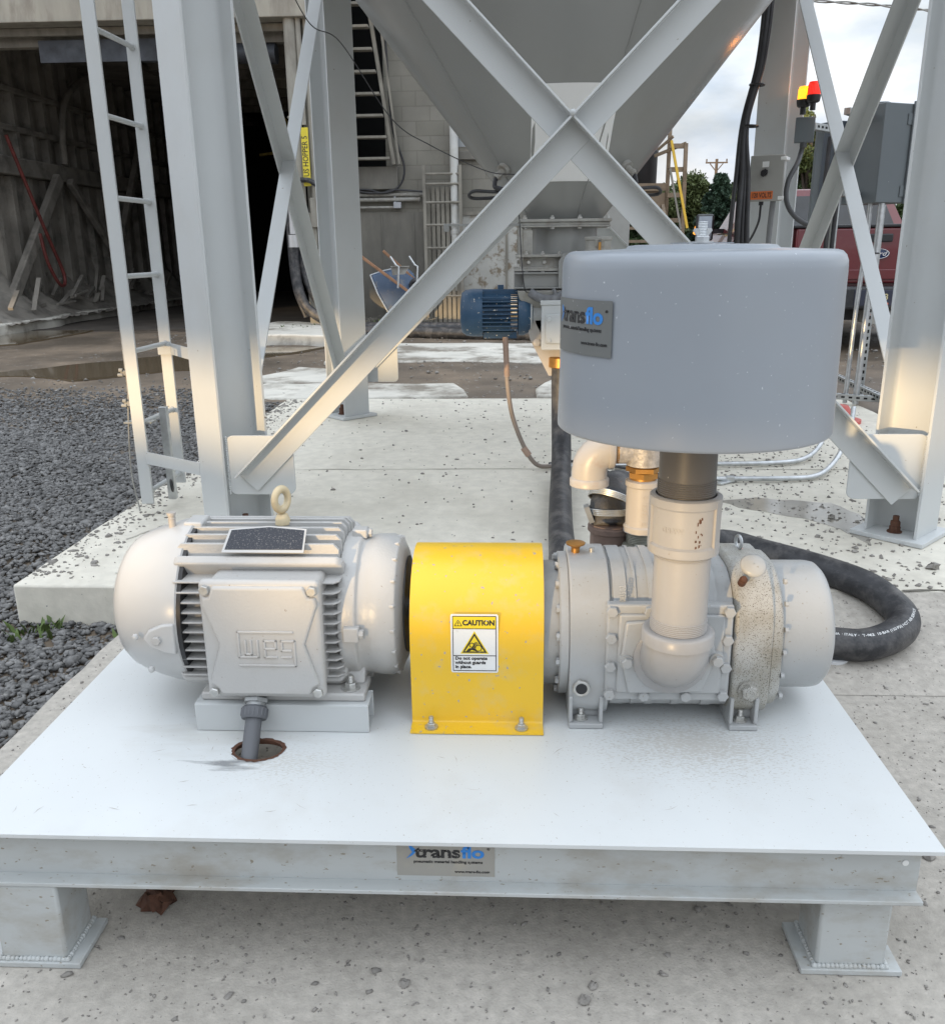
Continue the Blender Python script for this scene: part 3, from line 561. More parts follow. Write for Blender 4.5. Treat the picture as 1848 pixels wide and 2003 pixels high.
# ------------------------------------------------------------------ relief valve fittings behind the blower
rv = thing('relief_valve', 'grey pipe fittings tinted warm as if sunlit with brass relief valve standing behind the blower', 'relief valve', (.298, 1.95, .55))
vx, vy = .300, 1.95
b = MB(); b.lathe([(.040,0),(.048,.004),(.048,.018),(.030,.02)], (vx, vy, .552), seg=40); b.hexa((vx, vy, .565), (0,0,1), .046, .016, .2); b.cyl((vx,vy,.57),(vx,vy,.612),.031); threads(b, (vx,vy), .582,.606,.031,6); b.build('bushing', mat('olive_bushing', (.25,.25,.21), .5, .3, var=.2, vs=30, dirt=(.12,.1,.07), da=.6), rv)
b = MB(); b.lathe([(.034,0),(.0405,.003),(.0405,.016),(.0365,.020),(.0365,.110),(.0395,.113),(.0395,.124),(.033,.127)], (vx, vy, .606), seg=44); c2 = b.build('coupling', M['cream'], rv, sm=40)
b = MB(); put(b, text('2 USA 2', .017, .0010, .0003, sp=1.25), lambda x, y, z: V(vx+(.0366+max(0,z))*math.sin(.05-y/.0366), vy-(.0366+max(0,z))*math.cos(.05-y/.0366), .668+x)); b.build('cast_lettering', M['cream'], c2, sm=180)
b = MB(); b.cyl((vx,vy,.730),(vx,vy,.742),.030); b.hexa((vx,vy,.738), (0,0,1), .036, .014, .1); b.hexa((vx,vy,.752), (0,0,1), .040, .012, .6); b.build('brass_adapter', M['brass'], rv)
b = MB(); b.lathe([(.030,0),(.040,.004),(.041,.03),(.041,.075),(.03,.09),(.012,.10)], (vx, vy, .763), seg=36); b.cyl((vx-.0,vy,.80),(vx-.062,vy,.80),.031); b.build('valve_body', mat('sparkly_cast_body', (.42,.40,.38), .45, .3, var=.3, vs=90, bump=.8, bs=140), rv)
b = MB(); b.cyl((vx-.055,vy,.80),(vx-.09,vy,.80),.030)
for k in range(5): b.torus((vx-.060-k*.004,vy,.80), (1,0,0), .030, .0017, 28, 6)
b.build('threaded_nipple', M['brass'], rv)
b = MB(); ex = .178; Rv = .045
pth = [(vx-.078, vy, .80), (ex+.045, vy, .80)] + [(ex+.045-.045*math.sin(R(a)), vy, .755+.045*math.cos(R(a))) for a in range(15, 91, 15)] + [(ex, vy, .735)]
b.tube(pth, .040, 32); b.lathe([(.040,0),(.0445,.002),(.0445,.017),(.040,.021)], (ex, vy, .717), seg=36); b.lathe([(.038,0),(.0425,.002),(.0425,.012),(.038,.016)], (vx-.082, vy, .80), (1,0,0), 36); b.build('warm_tinted_elbow', M['cream'], rv, sm=50)
# ------------------------------------------------------------------ air hose
ho = thing('air_hose', 'thick black rubber air hose looping on the ground right of the skid', 'hose', (.9, 2.6, .05))
HR = .049
hp = spline([(.238,2.00,.60),(.238,2.03,.645),(.26,2.12,.660),(.32,2.32,.59),(.46,2.70,.38),(.62,3.00,.22),(.80,3.13,.180),(.90,3.035,.178),(1.05,2.87,.178),(1.165,2.745,.164),(1.215,2.645,.138),(1.218,2.565,.118),(1.165,2.495,.102),(1.06,2.452,.088),(.94,2.468,.085),(.75,2.47,.068),(.5,2.44,.052),(.30,2.45,.055),(.20,2.60,.075),(.178,2.78,.14),(.185,3.0,.185),(.195,3.3,.182),(.215,3.7,.182),(.235,4.05,.19),(.25,4.30,.26),(.252,4.42,.42),(.25,4.45,.58),(.25,4.46,.70)], 12)
b = MB(); b.tube(hp, HR, 24); hb = b.build('hose_body', M['rubber'], ho, sm=180)
b = MB()      # the printed line on the near leg of the loop
tv = text('OMBIA  \u00b7 ITALY \u00b7  T-902  10 BAR (150 PSI) HOT AIR SERVICE', .0125, .0001, .00005, align='LEFT')
i0 = min(range(len(hp)), key=lambda i: (hp[i]-V(.90,2.475,.08)).length); i1 = min(range(len(hp)), key=lambda i: (hp[i]-V(1.218,2.60,.12)).length)
seg = hp[i1:i0+1][::-1]; cum = [0]
for p, q in zip(seg[:-1], seg[1:]): cum.append(cum[-1]+(q-p).length)
def along(x):
    for i in range(len(cum)-1):
        if x <= cum[i+1] or i == len(cum)-2: t = (x-cum[i])/(cum[i+1]-cum[i]); return seg[i].lerp(seg[i+1], t), (seg[i+1]-seg[i]).normalized()
def hosemap(x, y, z):
    p, t = along(x+.045); s = t.cross(V(0,0,1)).normalized(); a = 1.05+ (y/HR); n_ = V(0,0,1)*math.sin(a) + s*math.cos(a); return p + n_*(HR+.0006+max(0,z))
put(b, tv, hosemap); b.build('printed_line', M['white'], hb, sm=180)
b = MB(); b.cyl((.238,2.0,.545),(.238,2.0,.612),.050); b.lathe([(.050,0),(.056,.003),(.056,.014),(.05,.017)], (.238,2.0,.592)); b.build('rusty_stub', mat('brown_cast_stub', (.17,.12,.10), .6, var=.2, vs=30, bump=.4), ho)
b = MB()
for p, d in ((V(.233,2.015,.632), V(0,.15,1)), (V(.236,2.035,.655), V(.3,.45,.8))):
    for k in range(4): b.torus(p+d.normalized()*k*.004, d, .0525, .0022, 36, 6)
b.bar((.19,1.985,.62),(.175,1.98,.66),.02,.012); b.build('hose_clamp', M['galv'], ho)
# small plastic cap under the hose
b = MB(); b.lathe([(.048,0),(.050,.006),(.052,.042),(.046,.044)], (.975, 2.475, .001), seg=40); tag(b.build('plastic_cap', mat('pale_grey_plastic', (.62,.63,.64), .4, var=.03)), 'pale grey round plastic cap lying on the concrete under the hose loop', 'cap')
# ------------------------------------------------------------------ silo with its steel tower
SX, SY = .250, 4.70
sl_ = thing('storage_silo', 'pale grey conical silo standing on four steel H-columns joined by cross bracing', 'silo', (SX, SY, .13))
TZ = .13
b = MB(); r0, z0_ = .205, 1.375; k = .79; z1_ = 3.2; r1 = r0+k*(z1_-z0_)
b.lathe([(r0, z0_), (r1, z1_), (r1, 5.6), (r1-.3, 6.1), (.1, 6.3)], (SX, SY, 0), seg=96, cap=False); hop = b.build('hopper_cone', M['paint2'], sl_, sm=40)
b = MB(); b.lathe([(r1+.005, 3.12), (r1+.05, 3.12), (r1+.05, 3.28), (r1+.005, 3.28)], (SX, SY, 0), seg=96, cap=True); b.build('ring_beam', M['paint'], sl_, sm=40)
def coneP(x, z, d): 
    rr = r0+k*(z-z0_); return V(x, SY-math.sqrt(max(0, rr*rr-(x-SX)**2))-d, z)
b = MB(); x0, x1, z0, z1 = .084, .452, 1.535, 1.905; n = 14
b.loft([[coneP(x0+(x1-x0)*i/n, z, d) for i in range(n+1)] for z, d in ((z0, .0), (z0, .004), (z1, .004), (z1, .0))], cap=False, close=False); b.build('blank_panel', mat('pale_blank_panel', (.84,.85,.85), .4, var=.02), hop)
b = MB()
for a in (-52, 18, 150, 240):
    d = V(math.sin(R(a)), -math.cos(R(a)), 0); b.tube([V(SX,SY,z)+d*(r0+k*(z-z0_)+.001) for z in [1.4+.1*i for i in range(18)]], .004, 6)
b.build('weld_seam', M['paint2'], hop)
def nozz(a, z):
    rr = r0+k*(z-z0_); d = V(math.sin(R(a)), -math.cos(R(a)), 0); n_ = (d*.78 - V(0,0,.62)).normalized(); p = V(SX,SY,z)+d*rr; b = MB()
    b.cyl(p, p+n_*.02, .032); b.cyl(p, p+n_*.075, .016); b.hexa(p+n_*.05, n_, .021, .014); nz = b.build('air_nozzle', M['dusty'], hop)
    q = p+n_*.075; s = 1 if a > 0 else -1; b = MB(); b.tube(spline([q, q+V(-.0*s,-.03,-.04), q+V(-.05*s,-.03,-.052), q+V(-.11*s,0,-.06)], 6), .011, 10)
    b.tube(spline([q+V(-.11*s,0,-.06), q+V(-.0*s,-.02,-.06), q+V(.10*s,-.01,-.055), q+V(.125*s,.02,-.075), q+V(.09*s,.05,-.085), q+V(-.04*s,.06,-.08)], 8), .008, 10)
    b.build('nozzle_hose', M['cable'], nz); b = MB()
    for t in (-.02, -.07): b.torus(q+V(t*s,-.015,-.05), (1,0,0), .013, .004, 16, 6)
    b.build('blue_collar', mat('blue_collar', (.05,.15,.4), .4), nz)
nozz(-48, 1.60); nozz(46, 1.605)
def column(cx, cy, ux, uy, z0, z1):
    u = V(ux, uy, 0).normalized(); t = V(-u.y, u.x, 0); c = V(cx, cy, 0); tf, tw, kf, hd, hb = .011, .0085, .016, .1015, .1015
    Q = [(hd,-hb),(hd,hb),(hd-tf,hb),(hd-tf,tw/2+kf),(hd-tf-kf*.35,tw/2+kf*.35),(hd-tf-kf,tw/2)]
    Q = Q + [(-a, b_) for a, b_ in Q[::-1]]; Q = Q + [(a, -b_) for a, b_ in Q[::-1]][1:-1]
    Q2 = []
    for q in Q:
        if not Q2 or (abs(q[0]-Q2[-1][0])+abs(q[1]-Q2[-1][1])) > 1e-6: Q2.append(q)
    b = MB(); b.loft([[c+u*a+t*b_+V(0,0,z) for a, b_ in Q2] for z in (z0, z1)]); co = b.build('column', M['paint'], sl_, bevel=.0015, sm=50)
    pb = MB(); pb.loft([[c+u*a*.14+t*b_*.14+V(0,0,z) for a, b_ in ((-1,-1),(1,-1),(1,1),(-1,1))] for z in (TZ+.002, TZ+.02)]); pb.build('base_plate', M['paint'], co, bevel=.002)
    ab = MB()
    for s in (-1, 1):
        ab.mark(); p = c+t*s*.055+V(0,0,TZ+.0205); ab.cyl(p, p+V(0,0,.004), .028, seg=20); ab.hexa(p+V(0,0,.004), (0,0,1), .021, .022); ab.hexa(p+V(0,0,.027), (0,0,1), .020, .018, .3); ab.cyl(p, p+V(0,0,.066), .012)
    ab.build('anchor_bolt', M['rust'], co)
    return co
CO = {'fl': (-1.116, 3.40), 'fr': (1.550, 3.40), 'bl': (-1.13, 6.0), 'br': (1.650, 5.96)}
c1 = column(*CO['fl'], -1, -1, TZ+.02, 3.12); c2_ = column(*CO['fr'], 1, -1, TZ+.02, 3.12); c3 = column(*CO['bl'], -1, 1, TZ+.02, 3.12); c4 = column(*CO['br'], 1, 1, TZ+.02, 3.12)
b = MB(); b.cyl((-1.16,3.298,1.36),(-1.1605,3.297,1.36),.007); 
def brace(name, p0, p1, out, down, w=.10, leg=.072, th=.008):
    # flat of the angle hangs from the ridge line towards 'down'; the other leg stands out along 'out'
    p0, p1, out = Vector(p0), Vector(p1), Vector(out).normalized(); ax = (p1-p0).normalized(); dn = ax.cross(out).normalized()
    if dn.dot(Vector(down)) < 0: dn = -dn
    P = [(0,0),(leg,0),(leg,th),(th,th),(th,w),(0,w)]
    b = MB(); b.loft([[p+out*a+dn*c for a, c in P] for p in (p0, p1)]); return b.build(name, M['paint'], sl_, bevel=.002)
def rr_plate(f, w, h, th, mat_, par, r=.03):
    b = MB(); P = rrect(w/2, h/2, r); b.loft([[f(x, z, 0) for x, z in P], [f(x, z, th) for x, z in P]]); return b.build('gusset_plate', mat_, par, bevel=.0015)
# front
yF = 3.290; X0, Z0b = .203, 1.672
brace('brace', (-1.062, yF-.0085, .407), (1.47, yF-.0085, 2.94), (0,-1,0), (0,0,-1))
brace('brace', (1.52, yF-.0055, .355), (-1.06, yF-.0055, 2.935), (0,-1,0), (0,0,-1))
rr_plate(lambda x, z, d: V(-.975+x, yF-.0045+d, .438+z), .262, .236, .010, M['paint'], c1)
rr_plate(lambda x, z, d: V(1.418+x, yF-.0045+d, .432+z), .278, .252, .010, M['paint'], c2_)
b = MB(); b.bar((X0-.004, yF-.075, Z0b), (X0+.004, yF-.075, Z0b), .01, .014); b.sphere((X0,yF-.079,Z0b+.002), .012, 10); b.build('weld_bead', M['paint'], sl_)
for par, wx in ((c1, -1.104), (c2_, 1.552)):
    b = MB()
    for i in range(26): b.sphere((wx, yF-.006, .325+i*.009), .0058, 8)
    b.build('weld_bead', M['paint'], par, sm=180)
# back
yB = 6.10
brace('brace', (-1.03, yB, .50), (1.53, yB, 2.99), (0,-1,0), (0,0,-1)); brace('brace', (1.53, yB+.003, .50), (-1.03, yB+.003, 2.99), (0,-1,0), (0,0,-1))
rr_plate(lambda x, z, d: V(-.93+x, yB+.009+d, .50+z), .28, .30, .010, M['paint'], c3); rr_plate(lambda x, z, d: V(1.45+x, yB+.009+d, .50+z), .28, .30, .010, M['paint'], c4)
# sides
for xS, s, pa, pb_ in ((-1.165, 1, c1, c3), (1.66, -1, c2_, c4)):
    brace('brace', (xS, 3.52, .43), (xS, 5.92, 2.93), (s,0,0), (0,0,-1)); brace('brace', (xS+s*-.003, 5.92, .43), (xS+s*-.003, 3.52, 2.93), (s,0,0), (0,0,-1))
    rr_plate(lambda x, z, d: V(xS-s*(.0035+d), 5.86+x, .46+z), .26, .25, .009, M['paint'], pb_)
# ------------------------------------------------------------------ access ladder
ld = thing('access_ladder', 'tall pale grey steel ladder with round rungs fixed beside the left front silo column', 'ladder', (-1.57, 3.78, .185))
b = MB(); b.box(-1.612, -1.558, 3.612, 3.624, .185, 3.4); b.build('stile', M['paint'], ld, bevel=.002)
b = MB(); b.box(-1.593, -1.541, 3.955, 3.967, .190, 3.4); b.build('stile', M['paint'], ld, bevel=.002)
for k_ in range(11):
    z = .237+.3025*k_; b = MB(); b.cyl((-1.580, 3.612, z), (-1.567, 3.968, z), .0105, seg=16); b.torus((-1.5675, 3.953, z), (0,1,0), .011, .004, 14, 6); b.build('rung', M['paint'], ld, sm=60)
b = MB(); b.bar((-1.565, 3.6095, .392), (-1.262, 3.41, .392), .006, .052, up=(0,0,1)); b.build('bracket', M['paint'], ld)
b = MB(); b.bar((-1.60, 3.949, .818), (-1.54, 3.949, .818), .006, .05); b.bar((-1.54, 3.952, .818), (-1.19, 3.50, .818), .006, .05, up=(0,0,1)); b.build('bracket', M['paint'], ld)
# lifeline cable clipped outside the ladder
lc = thing('lifeline_cable', 'thin steel lifeline cable with clips and a tension spring hanging left of the ladder', 'cable', (-1.66, 3.66, .1))
b = MB(); b.tube([(-1.628,3.66,3.4),(-1.632,3.66,.70),(-1.634,3.66,.62)], .004, 8); b.tube(spline([(-1.634,3.66,.66),(-1.655,3.66,.45),(-1.662,3.66,.30),(-1.650,3.66,.19),(-1.64,3.65,.14)],6), .0035, 8); b.build('wire_rope', M['dusty'], lc)
b = MB()
for z in (.75, .62): b.mark(); b.bar((-1.65,3.655,z),(-1.62,3.655,z),.014,.02); b.cyl((-1.655,3.65,z+.012),(-1.64,3.65,z+.012),.008); b.cyl((-1.662,3.65,z-.008),(-1.64,3.65,z-.008),.007)
b.build('rope_clip', M['dusty'], lc)
b = MB(); b.tube([(-1.616+.011*math.cos(t*.8), 3.66+.011*math.sin(t*.8), .57-t*.0013) for t in range(130)], .0028, 6); b.cyl((-1.616,3.66,.61),(-1.616,3.66,.33),.006,seg=10); b.build('tension_spring', M['rust'], lc)
b = MB(); b.box(-1.66,-1.54,3.64,3.70,.535,.541); b.build('anchor_strip', M['dusty'], lc)
pp = thing('ladder_post', 'short galvanised square post with a pin ring between the ladder stiles', 'post', (-1.52, 3.75, .2))
b = MB(); b.box(-1.541,-1.508,3.735,3.765,.17,.59); b.build('post', M['galv'], pp, bevel=.002)
b = MB(); b.torus((-1.505,3.70,.245),(1,.3,.1),.026,.0045,24,8); b.build('pin_ring', M['black'], pp)
# ------------------------------------------------------------------ slide gate and rotary valve under the cone
VX, VY = .262, 4.62
sg_ = thing('slide_gate', 'grey bolted slide gate with a long handle bar below the cone outlet', 'slide gate', (VX, VY, 1.2))
b = MB()
b.box(.040,.478, 4.44,4.88, 1.358,1.372); b.box(.048,.47, 4.45,4.87, 1.343,1.3575); b.box(.044,.474, 4.445,4.875, 1.334,1.3425)
fl1 = b.build('top_flange', M['dusty'], sg_, bevel=.002)
b = MB()
for i in range(4): 
    x = .062+i*.132; bolt(b, (x, 4.462, 1.3725), (0,0,1), .012, .009, stud=.008); bolt(b, (x, 4.462, 1.3335), (0,0,-1), .011, .008)
b.build('flange_bolt', M['bolt'], fl1)
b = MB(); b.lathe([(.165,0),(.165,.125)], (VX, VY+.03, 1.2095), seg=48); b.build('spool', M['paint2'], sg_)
b = MB(); b.box(.055,.10,4.44,4.50,1.205,1.32); b.box(.03,.05,4.44,4.46,1.21,1.333); b.build('side_strap', M['dusty'], sg_)
b = MB(); b.box(.018,.50, 4.42,4.90, 1.196,1.209); b.box(.03,.48,4.425,4.47,1.1445,1.1515); b.box(.046,.054,4.43,4.88,1.1515,1.1955); b.box(.055,.48,4.45,4.455,1.1515,1.1955); b.box(.01,.50,4.415,4.9,1.1305,1.144)
fr_ = b.build('gate_frame', M['dusty'], sg_, bevel=.0015)
b = MB()
for x in (.082, .158, .26, .34): bolt(b, (x, 4.4495, 1.172), (0,-1,0), .010, .008)
for x in (.07, .15, .23, .31, .39): bolt(b, (x, 4.435, 1.2095), (0,0,1), .010, .008, stud=.006); bolt(b, (x, 4.43, 1.1295), (0,0,-1), .010, .012)
for x in (.025,): bolt(b, (x, 4.44, 1.183), (0,0,1), .012, .012); bolt(b, (x, 4.44, 1.152), (0,0,1), .013, .014)
b.build('gate_bolt', M['bolt'], fr_)
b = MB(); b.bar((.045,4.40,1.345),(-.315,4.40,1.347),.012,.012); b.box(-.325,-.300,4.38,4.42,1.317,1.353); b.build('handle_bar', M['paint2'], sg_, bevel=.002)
cl = thing('camlock_coupler', 'round grey camlock hose coupler with brass lever on the gate', 'coupler', (.41, 4.36, 1.21))
b = MB(); b.lathe([(.058,0),(.064,.004),(.064,.018),(.060,.022),(.060,.058),(.066,.062),(.066,.074),(.060,.077),(.054,.077),(.052,.02)], (.408, 4.36, 1.211), seg=36, cap=False); b.build('coupler_body', M['dusty'], cl)
b = MB(); b.bar((.393,4.295,1.245),(.393,4.285,1.275),.006,.014); b.bar((.423,4.295,1.245),(.423,4.285,1.275),.006,.014); b.build('lever_bracket', M['dusty'], cl)
b = MB(); b.bar((.408,4.285,1.262),(.408,4.28,1.185),.011,.012); b.build('brass_lever', M['brass'], cl, bevel=.003)
rva = thing('rotary_valve', 'grey rotary airlock valve with a square gearbox and tapering chute below the slide gate', 'rotary valve', (VX, VY, .7))
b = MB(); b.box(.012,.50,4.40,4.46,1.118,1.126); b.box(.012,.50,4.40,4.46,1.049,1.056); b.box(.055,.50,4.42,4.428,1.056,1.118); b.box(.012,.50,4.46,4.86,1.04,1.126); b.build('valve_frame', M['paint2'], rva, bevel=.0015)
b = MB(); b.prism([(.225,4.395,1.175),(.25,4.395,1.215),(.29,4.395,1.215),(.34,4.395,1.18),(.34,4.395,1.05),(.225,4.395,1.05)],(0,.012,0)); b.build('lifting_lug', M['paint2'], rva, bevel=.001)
b = MB(); b.loft([[V(VX+sx*w, VY+sy*w, z) for sx, sy in ((-1,-1),(1,-1),(1,1),(-1,1))] for z, w in ((1.04,.235),(1.0,.225),(.94,.16),(.90,.155))]); b.lathe([(.15,-.17),(.165,-.16),(.165,.16),(.15,.17)], (VX, VY, .93), (0,1,0), 40)
b.build('valve_body', M['dusty'], rva, bevel=.003)
b = MB(); b.tube(spline([(.09,4.40,1.03),(.14,4.38,1.005),(.19,4.38,1.0),(.25,4.38,1.02)],6), .022, 12); b.tube(spline([(.2,4.37,1.05),(.22,4.37,1.01),(.25,4.37,.98)],6), .009, 8); b.build('cloth_wrap', mat('dusty_cloth', (.17,.175,.185), .9, var=.3, vs=30), rva)
b = MB(); b.box(.145,.32,4.36,4.50,.758,.985); b.box(.138,.33,4.355,4.505,.972,.996); b.box(.165,.33,4.350,4.36,.79,.93); gb = b.build('gearbox', M['paint'], rva, bevel=.004)
b = MB()
for z in (.905,.805): bolt(b, (.182,4.3495,z), (0,-1,0), .011, .008)
b.build('gearbox_bolt', M['paint'], gb)
b = MB(); b.loft([[V(VX+s_*w+dx, VY-.17, z) for s_, w in ((-1, w0), (1, w0))] + [V(VX+w0+dx, VY+.1, z), V(VX-w0+dx, VY+.1, z)] for z, w0, dx in ((.90,.19,0),(.80,.17,0),(.62,.075,.0))]); ch = b.build('chute', M['cream'], rva)
b = MB(); bolt(b, (.125,4.445,.785), (0,-1,.2), .020, .010); bolt(b, (.205,4.445,.79), (0,-1,.2), .02, .01); b.build('chute_bolt', M['cream'], ch)
b = MB(); b.lathe([(.056,0),(.064,.004),(.064,.05),(.056,.055)], (.25, 4.46, .66), seg=32)
for k in range(3): b.torus((.25,4.46,.675+k*.012),(0,0,1),.056,.004,30,6)
b.build('hose_clamp', M['brass'], rva)
gm = thing('gear_motor', 'dusty blue finned gear motor hanging left of the rotary valve', 'electric motor', (-.06, 4.5, .93))
gy, gz_ = 4.50, .930
b = MB(); b.lathe([(.103,-.17),(.103,.055)], (-.06, gy, gz_), (1,0,0), 40)
for s_ in (-1, 1):
    for kk in range(-4, 5):
        b.box(-.145,.030, *sorted((gy+s_*.09, gy+s_*(.122-.0012*kk*kk))), gz_+kk*.0195-.003, gz_+kk*.0195+.003)
for kk in range(-2, 3): b.box(-.145,.03, gy+kk*.02-.003, gy+kk*.02+.003, gz_+.09, gz_+.113)
b.box(-.14,.025,gy-.06,gy+.06,gz_-.122,gz_-.09); b.build('finned_frame', M['blue'], gm, bevel=.0015)
b = MB(); b.lathe([(.117,0),(.117,-.05),(.112,-.085),(.098,-.105),(.06,-.112),(.001,-.113)], (-.143, gy, gz_), (1,0,0), 48, cap=False); b.build('fan_cover', M['blue'], gm, sm=50)
b = MB(); b.lathe([(.10,0),(.113,.003),(.113,.03),(.095,.06),(.07,.075)], (.03, gy, gz_), (1,0,0), 40); b.build('end_shield', M['blue'], gm)
b = MB(); b.lathe([(.085,0),(.09,.002),(.09,.012),(.068,.014),(.062,.03),(.062,.06)], (.088, gy, gz_), (1,0,0), 36); b.build('mounting_flange', M['paint'], gm)
b = MB(); b.box(-.07,-.04,gy-.015,gy+.015,gz_+.108,gz_+.135); b.build('terminal_boss', M['blue'], gm, bevel=.002)
# flexible conduit and galvanised conduit runs on the slab
fc_ = thing('flexible_conduit', 'grey brown flexible conduit hanging from the blue gear motor down to the slab', 'conduit', (0, 4.45, .2))
fp_ = spline([(-.032,4.44,.815),(-.025,4.43,.70),(-.020,4.42,.58),(.0,4.42,.44),(.035,4.42,.33),(.075,4.42,.24),(.11,4.42,.185),(.15,4.43,.155),(.21,4.45,.150)],8)
b = MB(); b.tube(fp_, .0115, 12); b.build('conduit', mat('brown_flex', (.24,.2,.17), .55, var=.1), fc_)
b = MB(); b.tube([(-.032,4.44,.815),(-.022,4.425,.62)], .0135, 12); 
for k_ in range(28): b.torus((-.032+.01*k_/28,4.44-.015*k_/28,.81-.0069*k_),(0,0,1),.0135,.002,14,5)
b.cyl((.062,4.42,.255),(.09,4.42,.215),.017); b.build('ribbed_sleeve', mat('pink_brown_sleeve', (.36,.25,.19), .5, var=.1), fc_)
gc = thing('galvanised_conduit', 'pair of galvanised conduits running over the slab and bending up behind the silencer', 'conduit', (1.2, 4.4, .15))
for P_ in ([(.20,4.45,.150),(.6,4.48,.150),(1.1,4.5,.150),(1.40,4.53,.150),(1.55,4.60,.155),(1.66,4.72,.19),(1.74,4.85,.26),(1.80,4.93,.36)], [(.72,4.15,.150),(1.03,4.19,.150),(1.35,4.2,.150),(1.50,4.25,.152),(1.62,4.38,.18),(1.72,4.52,.25),(1.78,4.62,.34),(1.80,4.66,.42)]):
    b = MB(); b.tube(spline(P_, 8), .0125, 14); b.build('conduit', M['galv'], gc, sm=60)
b = MB(); b.bar((1.045,4.19,.150),(1.085,4.19,.150),.03,.03); b.bar((1.0,4.14,.138),(1.10,4.22,.138),.03,.012); b.build('strap', M['galv'], gc, bevel=.003)
sc_ = thing('signal_cable', 'thin black cable coiled on the slab behind the warm-tinted elbow', 'cable', (.45, 4.3, .14))
b = MB(); b.tube(spline([(.20,4.55,.14),(.35,4.6,.141),(.45,4.5,.145),(.5,4.35,.141),(.62,4.28,.141),(.75,4.3,.141),(.62,4.42,.141),(.46,4.50,.150),(.40,4.62,.141)],8), .007, 8); b.build('cable', M['cable'], sc_)
# ------------------------------------------------------------------ ground
M['slab'] = mat('pale_concrete_slab', (.63,.60,.52), .8, var=.09, vs=18, bump=.6, bs=70, dirt=(.45,.42,.35), da=.7, dsc=1.7, dlo=.50, dhi=.76, speck=(.22,.21,.2), sps=48, sth=.735, detail=8)
M['pad'] = mat('grey_brown_concrete', (.43,.40,.355), .85, var=.17, vs=45, bump=.9, bs=170, dirt=(.28,.26,.225), da=.65, dsc=2.2, dlo=.44, dhi=.74, speck=(.17,.16,.15), sps=110, sth=.69, detail=8)
M['yard'] = mat('muddy_gravel_yard', (.17,.13,.092), .85, var=.35, vs=2.5, bump=1, bs=45, dirt=(.085,.068,.05), da=.9, dsc=.7, dlo=.40, dhi=.62, speck=(.28,.27,.25), sps=26, sth=.68, detail=10, dr=.5)
M['old'] = mat('worn_white_concrete', (.60,.58,.52), .85, var=.15, vs=3, bump=.6, bs=40, dirt=(.20,.175,.14), da=.95, dsc=1.3, dlo=.5, dhi=.62, detail=8)
M['puddle'] = mat('muddy_water', (.13,.10,.065), .06, var=.1, vs=.8, bump=.02, bs=6)
M['stone'] = mat('slate_gravel', (.15,.148,.145), .8, var=.55, vs=22, bump=.2, dirt=(.32,.31,.29), da=.8, dsc=30, dlo=.56, dhi=.72)
M['stone2'] = mat('grey_brown_stone', (.24,.225,.205), .85, var=.35, vs=25, bump=.3)
def sm_(a, b, x): t = min(1, max(0, (x-a)/(b-a))); return t*t*(3-2*t)
def gz(x, y):
    z = -.035 + .125*sm_(2.6, 3.5, y) + .10*sm_(6.5, 10, y)*sm_(1.5, 4.5, x)
    if x < -1.9 and y > 7: z -= .03*sm_(7, 9, y)
    return z
def axis(vals):
    o = []
    for a, b_, s in vals:
        n_ = max(1, int(round((b_-a)/s))); o += [a+(b_-a)*i/n_ for i in range(n_)]
    return o+[vals[-1][1]]
def ground():
    xs = axis([(-900,-100,200),(-100,-20,20),(-20,-6,1),(-6,6,.12),(6,20,1),(20,100,20),(100,900,200)]); ys = axis([(-300,-20,70),(-20,0,2),(0,16,.12),(16,40,2),(40,1200,145)])
    rnd = random.Random(1); vs = []; nx = len(xs)
    for y in ys:
        for x in xs:
            z = gz(x, y)
            if -6 < x < 6 and 3 < y < 15 and not (-1.95 < x < 2.7 and y < 7): z += .010*math.sin(x*3.1+y*1.7)*math.sin(y*2.3-x)+rnd.uniform(-.005,.005)
            vs.append((x, y, z))
    fs = [(j*nx+i, j*nx+i+1, (j+1)*nx+i+1, (j+1)*nx+i) for j in range(len(ys)-1) for i in range(nx-1)]
    me = bpy.data.meshes.new('ground'); me.from_pydata(vs, [], fs); me.materials.append(M['yard']); me.polygons.foreach_set('use_smooth', [True]*len(fs))
    o = bpy.data.objects.new('ground', me); C.objects.link(o); OFF['ground'] = V(0,0,0); tag(o, 'muddy brown gravel yard', kind='structure')
ground()
def rough_poly(P, z0, z1, name, mm, label, amp=.02, step=.15, seed=1, bevel=0):
    rnd = random.Random(seed); Q = []
    for i in range(len(P)):
        a = Vector(P[i]); b_ = Vector(P[(i+1) % len(P)]); n_ = max(1, int((b_-a).length/step)); nn = Vector((b_.y-a.y, a.x-b_.x)).normalized()
        for k_ in range(n_): Q.append(a.lerp(b_, k_/n_)+nn*rnd.uniform(-amp, amp))
    b = MB(); n_ = len(Q); c = sum(Q, Vector((0,0)))/n_
    b.raw([(q.x, q.y, z0) for q in Q]+[(q.x, q.y, z1) for q in Q], [tuple(range(n_, 2*n_))]+[(i, (i+1) % n_, n_+(i+1) % n_, n_+i) for i in range(n_)])
    o = b.build(name, mm, bevel=bevel); return tag(o, label, kind='structure')
rough_poly([(-1.74,2.783),(2.5,2.783),(2.5,6.74),(-1.74,6.72)], -.08, .13, 'slab', M['slab'], 'pale concrete slab under the silo', .006, .12, 3, .008)
